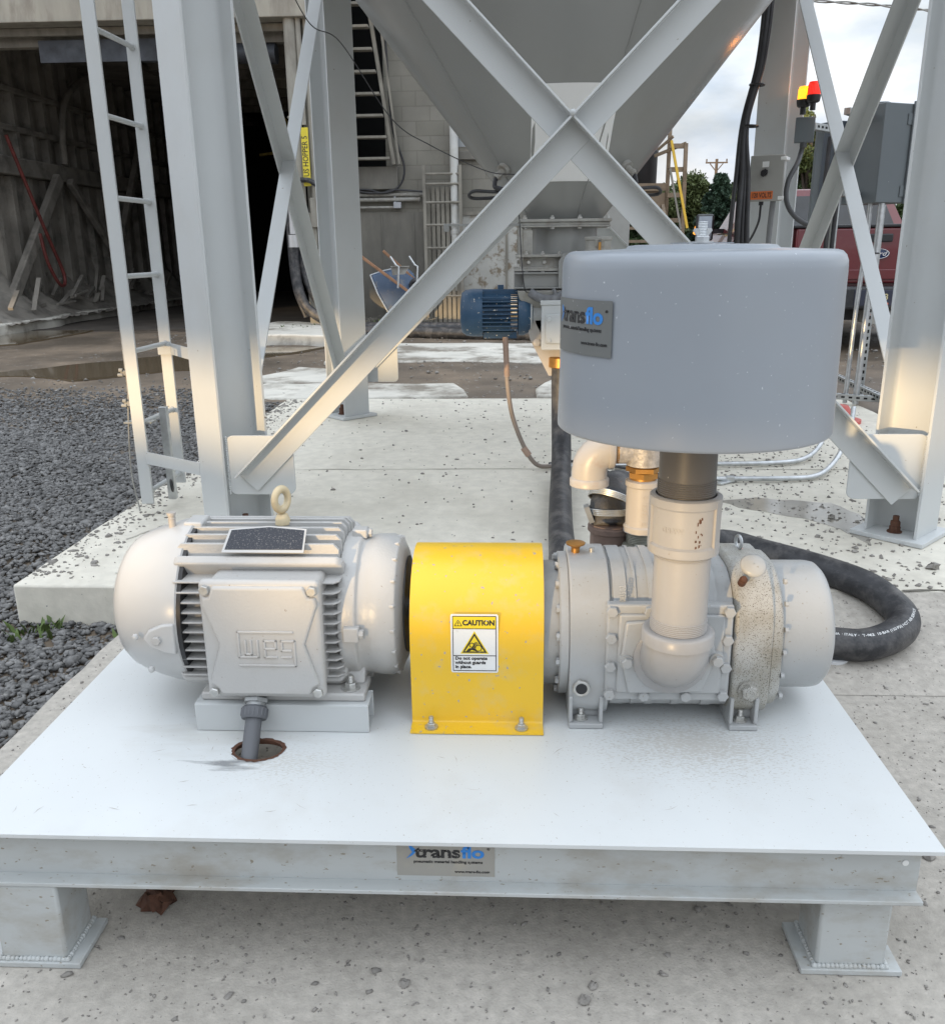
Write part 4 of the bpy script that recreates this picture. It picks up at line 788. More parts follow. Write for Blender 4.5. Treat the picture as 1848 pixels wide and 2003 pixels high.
def crack(P, z, w, name, label, seed, mm=None):
    rnd = random.Random(seed); b = MB(); Q = spline([(x, y, z) for x, y in P], 8); Q = [q+V(rnd.uniform(-1,1)*w*1.5, rnd.uniform(-1,1)*w*1.5, 0) for q in Q]; n_ = len(Q)
    A = []; B = []
    for i, q in enumerate(Q):
        t = (Q[min(i+1,n_-1)]-Q[max(i-1,0)]).normalized(); s = V(-t.y, t.x, 0); ww = w*rnd.uniform(.3,1.2); A.append(q+s*ww); B.append(q-s*ww)
    b.raw(A+B, [(i, i+1, n_+i+1, n_+i) for i in range(n_-1)]); return tag(b.build(name, mm or M['crackdark']), label, kind='structure')
M['crackdark'] = mat('dirt_filled_joint', (.14,.13,.11), .9, var=.3, vs=30)
crack([(-1.7,4.46),(-.9,4.45),(0,4.47),(1.0,4.45),(2.4,4.46)], .1325, .004, 'slab_joint', 'dirt filled joint across the slab', 1, mat('faint_joint', (.36,.34,.29), .9))
crack([(-1.55,3.28),(-1.48,3.42),(-1.30,3.46),(-1.02,3.40)], .1325, .005, 'slab_crack', 'trowelled ridge on the slab', 2, mat('trowel_ridge', (.50,.48,.42), .9)); crack([(-1.42,2.90),(-1.30,3.02),(-1.28,3.2),(-1.36,3.34)], .1325, .005, 'slab_crack', 'trowelled ridge on the slab', 3, mat('trowel_ridge', (.50,.48,.42), .9))
crack([(1.3,2.775),(1.8,2.79),(2.5,2.775)], .1325, .008, 'slab_crack', 'crack along the slab edge', 5)
rough_poly([(-1.33,-3),(7,-3),(7,2.779),(-1.33,2.779)], -.08, 0, 'concrete_pad', M['pad'], 'grey brown concrete pad in front of the slab', .008, .12, 4)
# slab front right runs out nearly flush: feathered concrete wedge
b = MB(); b.raw([(.72,2.3,.0015),(7,2.3,.0015),(7,2.779,.1275),(.72,2.779,.1275),(.72,2.779,-.01),(.72,2.3,-.01),(7,2.779,-.01),(7,2.3,-.01)], [(0,1,2,3),(0,3,4,5)])
tag(b.build('concrete_ramp', M['pad']), 'sloped concrete strip at the slab edge', kind='structure')
# worn slabs and kerb in the yard
for i, (P, z) in enumerate([([(-2.35,7.0),(-1.3,6.9),(-.4,7.0),(-.5,7.7),(-2.2,7.75)], .108), ([(-2.5,7.9),(-1.6,7.8),(-1.1,8.4),(-2.2,8.9)], .105), ([(-2.0,9.4),(0.4,9.2),(1.0,11.0),(-1.6,11.2)], .105), ([(-3.9,11.6),(-2.2,11.2),(-2.4,13.2),(-3.6,13.6)], .20), ([(.2,7.0),(1.8,7.0),(1.7,7.9),(.4,8.0)], .115)]):
    rough_poly(P, -.05, z, 'old_paving', M['old'], 'worn white concrete paving patch', .07, .3, 20+i, .02)
rough_poly([(-9.5,11.7),(-7.6,12.2),(-7.45,14),(-7.55,17),(-7.4,22),(-9.5,22)], -.05, .24, 'kerb', M['old'], 'raised crumbling concrete kerb along the shed wall', .07, .35, 30, .03)
for i, P in enumerate([[(-5.3,8.6),(-4.2,8.2),(-3.3,8.9),(-2.6,10.4),(-2.3,11.0),(-3.2,10.9),(-4.2,9.9)], [(-7.9,10.6),(-6.6,11.6),(-6.5,13.5),(-5.8,16),(-7.45,16.5),(-7.5,12.2),(-9.0,11.2)]]):
    o = rough_poly(P, .0, .082+.001*i, 'puddle', M['puddle'], 'brown rain puddle', .06, .25, 40+i)
o = rough_poly([(.93,3.86),(1.12,3.92),(1.42,3.83),(1.50,3.66),(1.44,3.42),(1.38,3.25),(1.36,3.30),(1.33,3.45),(1.24,3.60),(1.05,3.72)], .1301, .1315, 'wet_patch', mat('wet_concrete', (.33,.31,.27), .15, var=.15, vs=8, bump=.1), 'wet patch on the slab', .012, .05, 50)
def stones(name, mm, pts, label, seed=0, flat=.55):
    rg = np.random.default_rng(seed); ph = (1+5**.5)/2
    iv = np.array([(-1,ph,0),(1,ph,0),(-1,-ph,0),(1,-ph,0),(0,-1,ph),(0,1,ph),(0,-1,-ph),(0,1,-ph),(ph,0,-1),(ph,0,1),(-ph,0,-1),(-ph,0,1)])/1.9
    fi = np.array([(0,11,5),(0,5,1),(0,1,7),(0,7,10),(0,10,11),(1,5,9),(5,11,4),(11,10,2),(10,7,6),(7,1,8),(3,9,4),(3,4,2),(3,2,6),(3,6,8),(3,8,9),(4,9,5),(2,4,11),(6,2,10),(8,6,7),(9,8,1)])
    n_ = len(pts); pts = np.array(pts); v = np.repeat(iv[None], n_, 0)*rg.uniform(.42,1.35,(n_,12,1)); s = pts[:,3][:,None,None]
    v = v*s*np.stack([rg.uniform(.8,1.4,n_), rg.uniform(.6,1,n_), rg.uniform(flat*.7,flat*1.3,n_)],1)[:,None,:]
    tx = rg.uniform(-.5,.5,n_); a = rg.uniform(0,2*np.pi,n_)
    y = v[:,:,1]*np.cos(tx)[:,None]-v[:,:,2]*np.sin(tx)[:,None]; z = v[:,:,1]*np.sin(tx)[:,None]+v[:,:,2]*np.cos(tx)[:,None]; x = v[:,:,0]
    X_ = x*np.cos(a)[:,None]-y*np.sin(a)[:,None]; Y_ = x*np.sin(a)[:,None]+y*np.cos(a)[:,None]
    v = np.stack([X_,Y_,z],2)+pts[:,None,:3]; f = fi[None]+12*np.arange(n_)[:,None,None]
    me = bpy.data.meshes.new(name); me.vertices.add(n_*12); me.vertices.foreach_set('co', v.reshape(-1)); me.loops.add(n_*60); me.loops.foreach_set('vertex_index', f.reshape(-1).astype(np.int32))
    me.polygons.add(n_*20); me.polygons.foreach_set('loop_start', np.arange(0,n_*60,3,dtype=np.int32)); me.update(calc_edges=True); me.materials.append(mm)
    o = bpy.data.objects.new(name, me); C.objects.link(o); OFF[o.name] = V(0,0,0); return tag(o, label, kind='stuff')
rg = np.random.default_rng(5); pts = []
while len(pts) < 36000:
    y = rg.uniform(1.4, 8.6); x = rg.uniform(-5.6, -.4)
    if x < -.66*y-.5: continue
    if y < 2.78:
        if x > -1.33: continue
    elif y < 6.75:
        if x > -1.735: continue
    elif x > -2.4: continue
    if y > 5.6 and rg.random() < .35+(y-5.6)/3.2: continue
    if y > 3 and rg.random() < .0: continue
    s = abs(rg.normal(.0078,.0035))+.004+(.008 if rg.random() < .03 else 0); pts.append((x, y, gz(x,y)+.004+rg.uniform(0,.012), s))
stones('gravel', M['stone'], pts, 'dark grey slate gravel beside the slab', 1)
pts = []
for k_ in range(9500):
    y = rg.uniform(2.8,6.7); x = rg.uniform(-1.7,2.4)
    w = .10+.9*math.exp(-((x-1.25)/.6)**2)
    if rg.random() > w: continue
    pts.append((x, y, .132, abs(rg.normal(0,.0045))+.0015))
for k_ in range(9000):
    y = rg.uniform(.9,2.76); x = rg.uniform(-1.3,2.2)
    pts.append((x, y, .001+(0 if y < 2.3 or x < .72 else .126*(y-2.3)/.479), abs(rg.normal(0,.0016 if k_ % 8 else .0036))+.0009))
for k_ in range(2200):
    y = rg.uniform(6.8,13); x = rg.uniform(-5,5); pts.append((x, y, gz(x,y)+.005, abs(rg.normal(0,.010))+.004))
for k_ in range(900):
    y = rg.uniform(2.85,6.7); x = -1.73+abs(rg.normal(0,.10)); pts.append((x, y, .131, abs(rg.normal(0,.006))+.002))
stones('loose_chippings', M['stone2'], pts, 'fine grey chippings scattered over the concrete', 2)
# ------------------------------------------------------------------ block building and shed behind
def brickmat(name, col, mort, w, h, z=True, bump=.5):
    m = mat(name, col, .9, var=.12, vs=1.2, dirt=(.17,.16,.14), da=.6, dsc=1.4, dlo=.45, dhi=.75, detail=8); t = m.node_tree; n = t.nodes.new; l = t.links.new; p = t.nodes['Principled BSDF']
    src = p.inputs['Base Color'].links[0].from_socket; tc = n('ShaderNodeTexCoord'); sp = n('ShaderNodeSeparateXYZ'); cb = n('ShaderNodeCombineXYZ'); br = n('ShaderNodeTexBrick')
    l(tc.outputs['Object'], sp.inputs[0]); l(sp.outputs[0], cb.inputs[0]); l(sp.outputs[2], cb.inputs[1]); l(cb.outputs[0], br.inputs['Vector'])
    br.inputs['Scale'].default_value = 1; br.inputs['Brick Width'].default_value = w; br.inputs['Row Height'].default_value = h; br.inputs['Mortar Size'].default_value = .006; br.inputs['Mortar Smooth'].default_value = .3
    br.inputs['Color1'].default_value = (1,1,1,1); br.inputs['Color2'].default_value = (.90,.90,.88,1); br.inputs['Mortar'].default_value = (.78,.77,.74,1)
    mx = n('ShaderNodeMix'); mx.data_type = 'RGBA'; mx.blend_type = 'MULTIPLY'; mx.inputs['Factor'].default_value = 1; l(src, mx.inputs[6]); l(br.outputs['Color'], mx.inputs[7]); l(mx.outputs[2], p.inputs['Base Color'])
    b = n('ShaderNodeBump'); b.inputs['Distance'].default_value = .008; b.inputs['Strength'].default_value = bump; b.invert = True; l(br.outputs['Fac'], b.inputs['Height']); l(b.outputs[0], p.inputs['Normal']); return m
M['block'] = brickmat('dusty_concrete_block', (.235,.225,.195), None, .41, .203)
M['render'] = mat('stained_render', (.21,.20,.175), .9, var=.2, vs=1.5, bump=.4, bs=20, dirt=(.13,.125,.11), da=.8, dsc=2.2, dlo=.42, dhi=.65, vsc=(1,1,.35), detail=8)
M['dustwood'] = mat('dust_covered_wood', (.25,.235,.20), .9, var=.25, vs=6, bump=.5, bs=30, dirt=(.14,.13,.115), da=.6, dsc=5, vsc=(1,1,.4))
M['shedwall'] = mat('caked_grey_shed_wall', (.27,.25,.22), .95, var=.3, vs=2, bump=.8, bs=12, dirt=(.10,.095,.085), da=.8, dsc=2.5, detail=8)
M['lightpost'] = mat('pale_dusty_boarding', (.34,.325,.28), .8, var=.15, vs=4, bump=.3, bs=30, dirt=(.22,.2,.17), da=.8, dsc=5, dlo=.48, dhi=.66, vsc=(1,1,.3))
M['chipped'] = mat('chipped_white_panel', (.44,.44,.41), .7, var=.12, vs=4, dirt=(.20,.16,.11), da=.95, dsc=6, dlo=.50, dhi=.60, detail=8)
M['red'] = mat('red_hose_rubber', (.17,.04,.035), .55, var=.3, vs=10)
bw = thing('block_building', 'dusty grey concrete block wall with a small window and dark stair opening', 'building', (-.8, 14.1, 0))
b = MB(); b.box(-1.88,.92,14.0,14.25,-.1,6.6); b.box(-2.75,-2.42,14.0,14.25,-.1,6.6); b.box(-2.42,-1.88,14.0,14.25,-.1,2.42); b.box(.67,.92,14.25,24,-.1,6.6); b.build('wall', M['block'], bw)
b = MB(); b.box(-2.44,-1.70,13.90,13.999,2.10,2.42); b.build('stair_ledge', M['render'], bw, bevel=.01)
b = MB(); b.box(-2.74,-1.10,13.97,13.999,-.05,1.78); wp = b.build('lower_panel', M['render'], bw)
b = MB()
for x in (-1.98,-1.32,-1.50): b.mark(); b.box(x,x+.02,13.955,13.969,.0,1.75)
b.build('panel_batten', M['render'], wp)
b = MB(); b.box(-.76,.08,13.94,13.999,.25,1.72); pn = b.build('chipped_panel', M['chipped'], bw)
b = MB(); b.box(-.78,.10,13.92,13.999,1.7205,1.77); b.box(-.10,-.06,13.925,13.94,.1,1.72); b.build('panel_trim', M['dustwood'], pn)
b = MB(); b.box(-.90,-.20,13.93,13.999,2.50,2.62); b.build('window_sill', M['render'], bw, bevel=.01)
b = MB(); b.box(-.86,-.24,13.97,13.999,2.6205,3.5); wn = b.build('window', M['dustwood'], bw)
b = MB()
for x in (-.80,-.58,-.36): b.mark(); b.box(x,x+.15,13.96,13.969,2.68,3.44)
b.build('pane', mat('dusty_glass', (.33,.35,.36), .3), wn)
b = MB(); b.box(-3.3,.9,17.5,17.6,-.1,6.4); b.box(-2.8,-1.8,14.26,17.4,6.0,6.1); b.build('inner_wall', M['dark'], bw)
# stairs in the dark opening
st = thing('wooden_stair', 'weathered open wooden stair climbing across the dark opening in the block wall', 'stairs', (-2.1, 13.8, 2.4))
b = MB(); b.bar((-1.74,13.86,2.44),(-2.10,13.86,5.0),.05,.10,up=(0,1,0)); b.bar((-1.66,13.82,2.44),(-1.95,13.82,5.0),.03,.05,up=(0,1,0)); b.build('stringer', M['dustwood'], st)
for k_ in range(9):
    z = 2.50+k_*.29; xr = -1.74-.36*(z-2.44)/2.56-.04; b = MB(); b.box(-2.70, xr, 13.70, 13.84, z, z+.035); b.build('tread', M['dustwood'], st, bevel=.004)
dp = thing('downpipe', 'white round downpipe running down the block wall right of the window', 'downpipe', (-.85, 13.9, .6))
b = MB(); b.cyl((-.855,13.86,3.02),(-.850,13.86,.62),.062); b.lathe([(.068,0),(.07,.01),(.07,.05),(.062,.06)], (-.851,13.86,1.45)); b.build('pipe', mat('white_pipe', (.60,.61,.59), .4, var=.1, dirt=(.4,.37,.3), da=.7, dsc=3), dp)
b = MB(); b.box(-.93,-.78,13.87,13.99,1.42,1.45); b.build('bracket', M['dusty'], dp)
xl = thing('extension_ladder', 'grey extension ladder leaning against the block wall in front of wooden slats', 'ladder', (-1.03, 13.7, .1))
for x0, x1 in ((-1.325,-1.285),(-.795,-.745)):
    b = MB(); b.bar((x0*.5+x1*.5+.0,13.85,2.42),(x0*.5+x1*.5+.03,13.62,.12),.045,.07,up=(0,1,0)); b.build('stile', M['dustwood'], xl)
for z in (.55,.90,1.25,1.58,1.90,2.16,2.30):
    y = 13.60+(z-.12)*.1; b = MB(); b.cyl((-1.30+.012*(2.4-z),y,z),(-.77+.012*(2.4-z),y,z),.018,seg=10); b.build('rung', M['dustwood'], xl)
sb = thing('slatted_panel', 'row of vertical grey wooden slats standing behind the extension ladder', 'panel', (-1.03,13.8,.1))
for k_ in range(7):
    x = -1.255+k_*.072; b = MB(); b.bar((x,13.93,2.12),(x+.02,13.75,.1),.055,.03,up=(0,1,0)); b.build('slat', M['dustwood'], sb)
wc = thing('wall_conduits', 'grey conduits and black cables running along the block wall to a small box', 'conduit', (-1.8,13.9,2))
b = MB()
for z, x1, r in ((2.025,-1.33,.026),(1.955,-1.40,.030),(1.845,-1.77,.018)): b.mark(); b.cyl((-2.7,13.93,z),(x1,13.93,z),r,seg=14); b.sphere((x1,13.93,z),r*1.1,10)
b.build('conduit', M['dusty'], wc)
b = MB(); b.box(-1.775,-1.665,13.86,13.969,1.83,1.915); b.cyl((-1.76,13.93,1.91),(-1.76,13.93,2.05),.015,seg=10); b.build('junction_box', mat('light_grey_box', (.40,.41,.43), .5), wc, bevel=.004)
b = MB(); b.mark(); b.tube(spline([(-2.7,13.9,2.07),(-2.2,13.88,2.10),(-1.95,13.88,2.05),(-1.76,13.88,2.09),(-1.33,13.88,2.06)],6),.014,8); b.mark(); b.tube(spline([(-2.7,13.9,2.12),(-2.1,13.88,2.05),(-1.80,13.88,2.07),(-1.64,13.88,2.2),(-1.60,13.88,2.42),(-1.68,13.88,2.7),(-1.76,13.86,3.0),(-1.80,13.86,3.8),(-1.83,13.86,5)],8),.016,8)
b.build('black_cable', M['cable'], wc)
# wheelbarrow tipped up against the wall
wb = thing('wheelbarrow', 'dusty blue wheelbarrow tipped up against the wall with wooden handles and steel legs', 'wheelbarrow', (-1.75, 13.4, .1))
RB = V(-2.02,13.30,.90); 
b = MB(); rim = [(-2.07,13.22,.88),(-1.92,13.40,.93),(-1.70,13.62,.98),(-1.55,13.55,.90),(-1.46,13.40,.22),(-1.62,13.18,.13),(-1.73,13.12,.20),(-1.96,13.14,.62)]
bot = [(-1.88,13.35,.82),(-1.80,13.45,.86),(-1.66,13.56,.86),(-1.56,13.52,.78),(-1.44,13.45,.52),(-1.42,13.36,.42),(-1.50,13.28,.45),(-1.74,13.26,.70)]
shift = V(.14,-.16,.12)
b.loft([[Vector(p) for p in rim], [Vector(p).lerp(Vector(q)+shift,.85) for p, q in zip(rim, bot)]], cap=True); tr_ = b.build('tray', mat('scuffed_blue_tray', (.06,.10,.17), .45, var=.2, vs=5, dirt=(.28,.25,.2), da=.8, dsc=6, dlo=.5, dhi=.68), wb, bevel=.03, seg=4)
b = MB(); b.tube([Vector(p) for p in rim+[rim[0]]], .012, 8); b.build('rim', M['galv'], tr_)
for p, q in (((-2.20,13.05,1.17),(-1.45,13.00,.62)), ((-1.88,13.30,1.22),(-1.35,13.40,.72))):
    b = MB(); b.bar(p, q, .035, .04); b.build('handle', mat('orange_brown_handle', (.33,.18,.10), .6, var=.2, vs=8), wb, bevel=.006)
for dx, dy in ((0,0),(.26,.10)):
    b = MB(); b.tube([(-1.64+dx,13.0+dy,.70),(-1.62+dx,13.0+dy,1.0),(-1.66+dx,13.0+dy,1.02),(-1.74+dx,13.02+dy,1.14)], .016, 8); b.build('leg', M['galv'], wb)
b = MB(); b.bar((-1.74,13.03,1.0),(-1.48,13.1,1.0),.02,.012); b.prism([(-1.74,13.05,.995),(-1.48,13.12,.995),(-1.55,13.1,.89),(-1.72,13.06,.88)],(0,.01,0)); b.build('brace_plate', M['dusty'], wb)
b = MB(); b.torus((-1.40,13.22,.72),(.35,.9,.1),.075,.04,28,12); wl = b.build('tyre', M['rubber'], wb); b = MB(); b.cyl((-1.415,13.18,.715),(-1.385,13.26,.725),.045); b.build('hub', M['dusty'], wb)
# junk and weeds along the wall foot
b = MB(); rnd = random.Random(8)
for k_ in range(60):
    x, y = rnd.uniform(-2.3,-1.3), rnd.uniform(13.2,13.8); a = rnd.uniform(0,3.14); l_ = rnd.uniform(.1,.45); b.bar((x,y,.10+rnd.uniform(0,.12)),(x+l_*math.cos(a),y+.3*l_*math.sin(a),.12+rnd.uniform(0,.14)),rnd.uniform(.01,.03),rnd.uniform(.008,.02))
tag(b.build('scrap_sticks', M['dustwood']), 'heap of dusty sticks and scrap under the wheelbarrow', kind='stuff')
def weeds(name, spots, label, h=.12, n_=30, seed=0):
    rnd = random.Random(seed); b = MB()
    for cx, cy, r in spots:
        for k_ in range(n_):
            x, y = cx+rnd.gauss(0,r), cy+rnd.gauss(0,r); z = gz(x,y)+.002 if not (-1.74<x<2.5 and 2.78<y<6.74) else .131; a = rnd.uniform(0,6.28); hh = h*rnd.uniform(.4,1.1); dx, dy = math.cos(a)*hh*.5, math.sin(a)*hh*.5; w = hh*.09; px_, py_ = -math.sin(a)*w, math.cos(a)*w
            b.raw([(x-px_,y-py_,z),(x+px_,y+py_,z),(x+dx*.6+px_*1.6,y+dy*.6+py_*1.6,z+hh*.65),(x+dx*.6-px_*1.6,y+dy*.6-py_*1.6,z+hh*.65),(x+dx*1.2,y+dy*1.2,z+hh)], [(0,1,2,3),(3,2,4)])
    return tag(b.build(name, M['leaf'], sm=180), label, kind='stuff')
M['leaf'] = mat('weed_green', (.085,.13,.03), .6, var=.4, vs=20)
weeds('weeds', [(-1.70,2.70,.03),(-1.60,2.72,.025),(-1.28,2.74,.03),(-1.32,2.70,.02)], 'small green weeds at the foot of the slab edge', .055, 26, 1)
weeds('grass_tufts', [(-1.9,13.2,.15),(-1.6,13.1,.12),(-3.0,12.6,.15),(-2.4,12.9,.2)], 'grass tufts along the wall foot', .16, 90, 2)
# ------------------------------------------------------------------ open shed on the left
sh = thing('open_shed', 'dark open-fronted shed with dust-caked timber walls and a pale header beam', 'shed', (-6, 15, 0))
b = MB(); b.box(-16,-2.6,12.95,13.25,4.22,6.8); b.build('front_fascia', M['lightpost'], sh, bevel=.01)
b = MB(); b.box(-9,-2.9,13.26,13.32,4.12,4.215); b.box(-9,-2.9,13.45,13.6,4.02,4.16); b.build('header_trim', M['dustwood'], sh)
b = MB(); b.lathe([(.13,0),(.13,3.3)], (-6.6,13.5,3.98),(1,0,-.03),24); b.box(-6.62,-4.4,13.35,13.37,3.80,4.08); b.build('rolled_door', mat('blue_grey_shutter', (.075,.085,.10), .6, .2, var=.6, vs=2, dirt=(.03,.03,.035), da=.8, dsc=3), sh)
b = MB(); b.box(-9.0,-8.3,13.0,27,-.05,5.2); wl_ = b.build('side_wall', M['shedwall'], sh)
b = MB()
for k_ in range(22):
    y = 13.3+k_*.55; b.mark(); b.box(-8.2995,-8.18,y,y+.12,.3,2.45)
for k_ in range(22):
    y = 13.3+k_*.5; b.mark(); b.box(-8.2995,-8.16,y,y+.10,2.75,4.6)
b.build('stud', M['shedwall'], wl_)
b = MB()
for z0, z1 in ((2.46,2.74),(3.15,3.25),(3.75,3.85)): b.mark(); b.box(-8.2995,-8.05-(.1 if z0>3 else 0),13.0,26,z0,z1)
b.build('rail', M['shedwall'], wl_, bevel=.02)
b = MB()
for p, q, w in (((-8.0,16.2,2.5),(-8.0,14.1,.5),.2),((-8.0,16.6,2.48),(-8.0,18.4,1.0),.13),((-8.0,20.6,4.2),(-8.0,18.6,1.6),.16)): b.mark(); b.bar(p, q, .12, w)
b.build('diagonal_prop', M['shedwall'], wl_, bevel=.02)
b = MB(); rnd = random.Random(5)
ny, nx_ = 150, 14; hh_ = [[0]*nx_ for _ in range(ny)]      # dust banked against the wall foot
for j in range(ny):
    for i in range(nx_):
        t = i/(nx_-1); hh_[j][i] = (-8.31+.95*t, 13.0+j*.075, .20+max(0,(.50+.22*math.sin(j*.13)+.15*math.sin(j*.41+1)+rnd.uniform(-.09,.09))*(1-t)**1.6-.02)+rnd.uniform(0,.04))
b.raw([p for r_ in hh_ for p in r_], [(j*nx_+i, j*nx_+i+1, (j+1)*nx_+i+1, (j+1)*nx_+i) for j in range(ny-1) for i in range(nx_-1)])
b.build('dust_bank', M['shedwall'], wl_, sm=180)
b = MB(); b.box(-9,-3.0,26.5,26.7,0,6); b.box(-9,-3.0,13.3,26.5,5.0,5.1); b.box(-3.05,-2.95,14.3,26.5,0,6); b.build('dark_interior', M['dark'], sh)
b = MB(); b.box(-9,-7.0,13.4,26,4.55,4.65)
for k_ in range(10): b.box(-8.2,-3.2,14.0+k_*1.1,14.12+k_*1.1,4.6,4.95)
b.build('roof_joists', M['shedwall'], sh)
b = MB(); b.box(-9,-3.06,13.6,26.4,-.02,.085); b.build('shed_floor', mat('dark_dirt_floor', (.07,.06,.05), .9, var=.3, vs=2, bump=.6, bs=20), sh)
b = MB(); rnd = random.Random(77)
for k_ in range(40):
    y = rnd.uniform(13.2,20); x = -7.9+rnd.uniform(-.35,.3); a = rnd.uniform(-1.2,1.2); l_ = rnd.uniform(.2,.9); b.bar((x,y,.35+rnd.uniform(0,.2)),(x-.1*rnd.random(),y+l_*math.cos(a),.4+abs(l_*math.sin(a))*.8),rnd.uniform(.03,.09),rnd.uniform(.02,.06))
tag(b.build('shed_debris', M['shedwall']), 'heap of dusty boards and debris along the shed wall foot', kind='stuff')
rh_ = thing('red_hose', 'red rubber hose hanging in a loop from the shed side wall', 'hose', (-7.9,15.2,1))
b = MB(); b.tube(spline([(-7.85,14.4,3.0),(-7.83,14.75,2.3),(-7.80,15.15,1.5),(-7.78,15.45,.95),(-7.76,15.42,.72),(-7.76,15.22,.74),(-7.78,14.98,1.1),(-7.80,14.9,1.55)],8),.028,12); b.build('hose', M['red'], rh_)
cp_ = thing('curved_pipe', 'dust-caked pipe curving up the shed side wall', 'pipe', (-8,17,2.8))
b = MB(); b.tube(spline([(-8.0,16.5,2.75),(-8.0,16.6,3.4),(-8.0,16.9,3.9),(-8.0,17.6,4.3),(-8.0,18.6,4.6),(-8.0,20,4.75)],8),.06,12); b.build('pipe', M['shedwall'], cp_)
# pier between shed and block wall
pr = thing('boarded_pier', 'pale dusty boarded pier with vertical pipes between the shed and the block wall', 'pier', (-2.85,13.1,0))
b = MB(); b.box(-2.93,-2.60,13.26,13.96,-.05,6.6); b.box(-2.74,-2.62,13.15,13.255,-.05,5.2); b.box(-2.87,-2.78,13.2,13.2599,1.2,4.215); b.build('boarding', M['lightpost'], pr, bevel=.01)
b = MB(); b.mark(); b.cyl((-3.0,13.08,1.5),(-3.0,13.08,5.5),.085); b.torus((-3.0,13.08,3.0),(0,0,1),.088,.02,24,8); b.mark(); b.cyl((-2.88,13.05,2.9),(-2.88,13.05,5.5),.035,seg=12); b.mark(); b.cyl((-2.80,13.1,1.9),(-2.80,13.1,5),.028,seg=12)
b.build('riser_pipe', M['lightpost'], pr)
b = MB(); b.box(-2.97,-2.80,13.1,13.2,.1,1.75); b.box(-2.86,-2.74,13.05,13.14,1.55,1.95); b.box(-2.86,-2.70,13.0,13.09,1.15,1.25); b.build('post', M['lightpost'], pr, bevel=.01)
ps = thing('yellow_wall_sign', 'tall narrow yellow sign with black vertical lettering on the pier', 'sign', (-2.93,13.0,2.5))
b = MB(); b.box(-2.915,-2.815,12.985,13.0,2.10,2.86); sg2 = b.build('panel', mat('yellow_sign', (.75,.62,.05), .45, var=.06), ps, bevel=.002)
b = MB(); put(b, text('US HOPPER 5', .12, .0005, .001), lambda x, y, z: V(-2.865-y*.9, 12.984-max(0,z), 2.49+x*.75)); b.build('lettering', M['ink'], sg2, sm=180)
hh = thing('pier_hoses', 'black hoses clamped to the pier and drooping down to the ground', 'hose', (-2.9,12.9,.3))
b = MB(); b.mark(); b.tube(spline([(-3.10,12.95,1.32),(-3.10,12.95,1.1),(-3.07,12.9,.75),(-2.95,12.85,.45),(-2.65,12.8,.25),(-2.3,12.7,.18)],8),.07,12); b.mark(); b.tube(spline([(-2.98,12.98,1.25),(-2.97,12.97,.9),(-2.78,12.9,.5),(-2.5,12.8,.3),(-2.1,12.6,.2)],8),.06,12); b.mark(); b.tube(spline([(-3.18,13.1,1.9),(-3.2,13.1,1.3),(-3.15,13.05,.7),(-3.0,13.0,.3)],8),.035,10); b.mark(); b.tube(spline([(-2.95,12.95,2.18),(-2.80,12.93,2.16),(-2.6,12.9,2.0),(-2.4,12.9,1.75),(-2.3,12.9,1.4)],8),.035,10)
b.build('hose_run', M['rubber'], hh)
b = MB(); b.mark(); b.cyl((-3.10,12.95,1.28),(-3.10,12.95,1.45),.078); b.mark(); b.cyl((-3.10,12.95,1.46),(-3.10,12.95,1.95),.05); b.build('coupling', mat('silver_coupling', (.6,.6,.6), .4, .5), hh)
bp = []
for i, (P, lab) in enumerate((([(-2.6,12.75,.17),(-1.5,12.55,.17),(-.3,12.45,.17),(.9,12.5,.17),(2,12.6,.17)], 'upper of two thick black pipes lying in front of the wall'), ([(-2.4,12.1,.16),(-1.4,12.0,.16),(-.3,11.7,.15),(.6,11.45,.15),(1.8,11.3,.15)], 'lower nearer of two thick black pipes lying in front of the wall'))):
    b = MB(); b.tube(spline(P,8),.085,16); tag(b.build('black_pipe', M['rubber']), lab, 'pipe', 'thick black pipes on the ground')
# lit yellow bits far inside the shed
yl = thing('yellow_hoist', 'yellow machinery frame with bright gaps deep inside the dark shed', 'machine', (-4.2,20,3))
b = MB(); b.bar((-5.3,20,4.5),(-4.7,20,3.7),.1,.1); b.bar((-5.4,20,3.2),(-4.1,20,3.35),.1,.05); b.bar((-4.9,20.1,3.9),(-4.6,20.1,2.7),.14,.12); b.box(-4.55,-4.1,20,20.2,3.25,3.5); b.build('frame', mat('dirty_yellow_paint', (.35,.25,.03), .6, var=.4, vs=4), yl)
b = MB()
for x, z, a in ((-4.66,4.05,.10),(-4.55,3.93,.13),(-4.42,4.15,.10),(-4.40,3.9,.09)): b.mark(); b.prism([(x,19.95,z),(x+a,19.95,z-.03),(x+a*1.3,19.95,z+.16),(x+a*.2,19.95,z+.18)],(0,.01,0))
b.build('daylight_gap', emis('daylight_gap', (1,.95,.7), 1.2), yl)
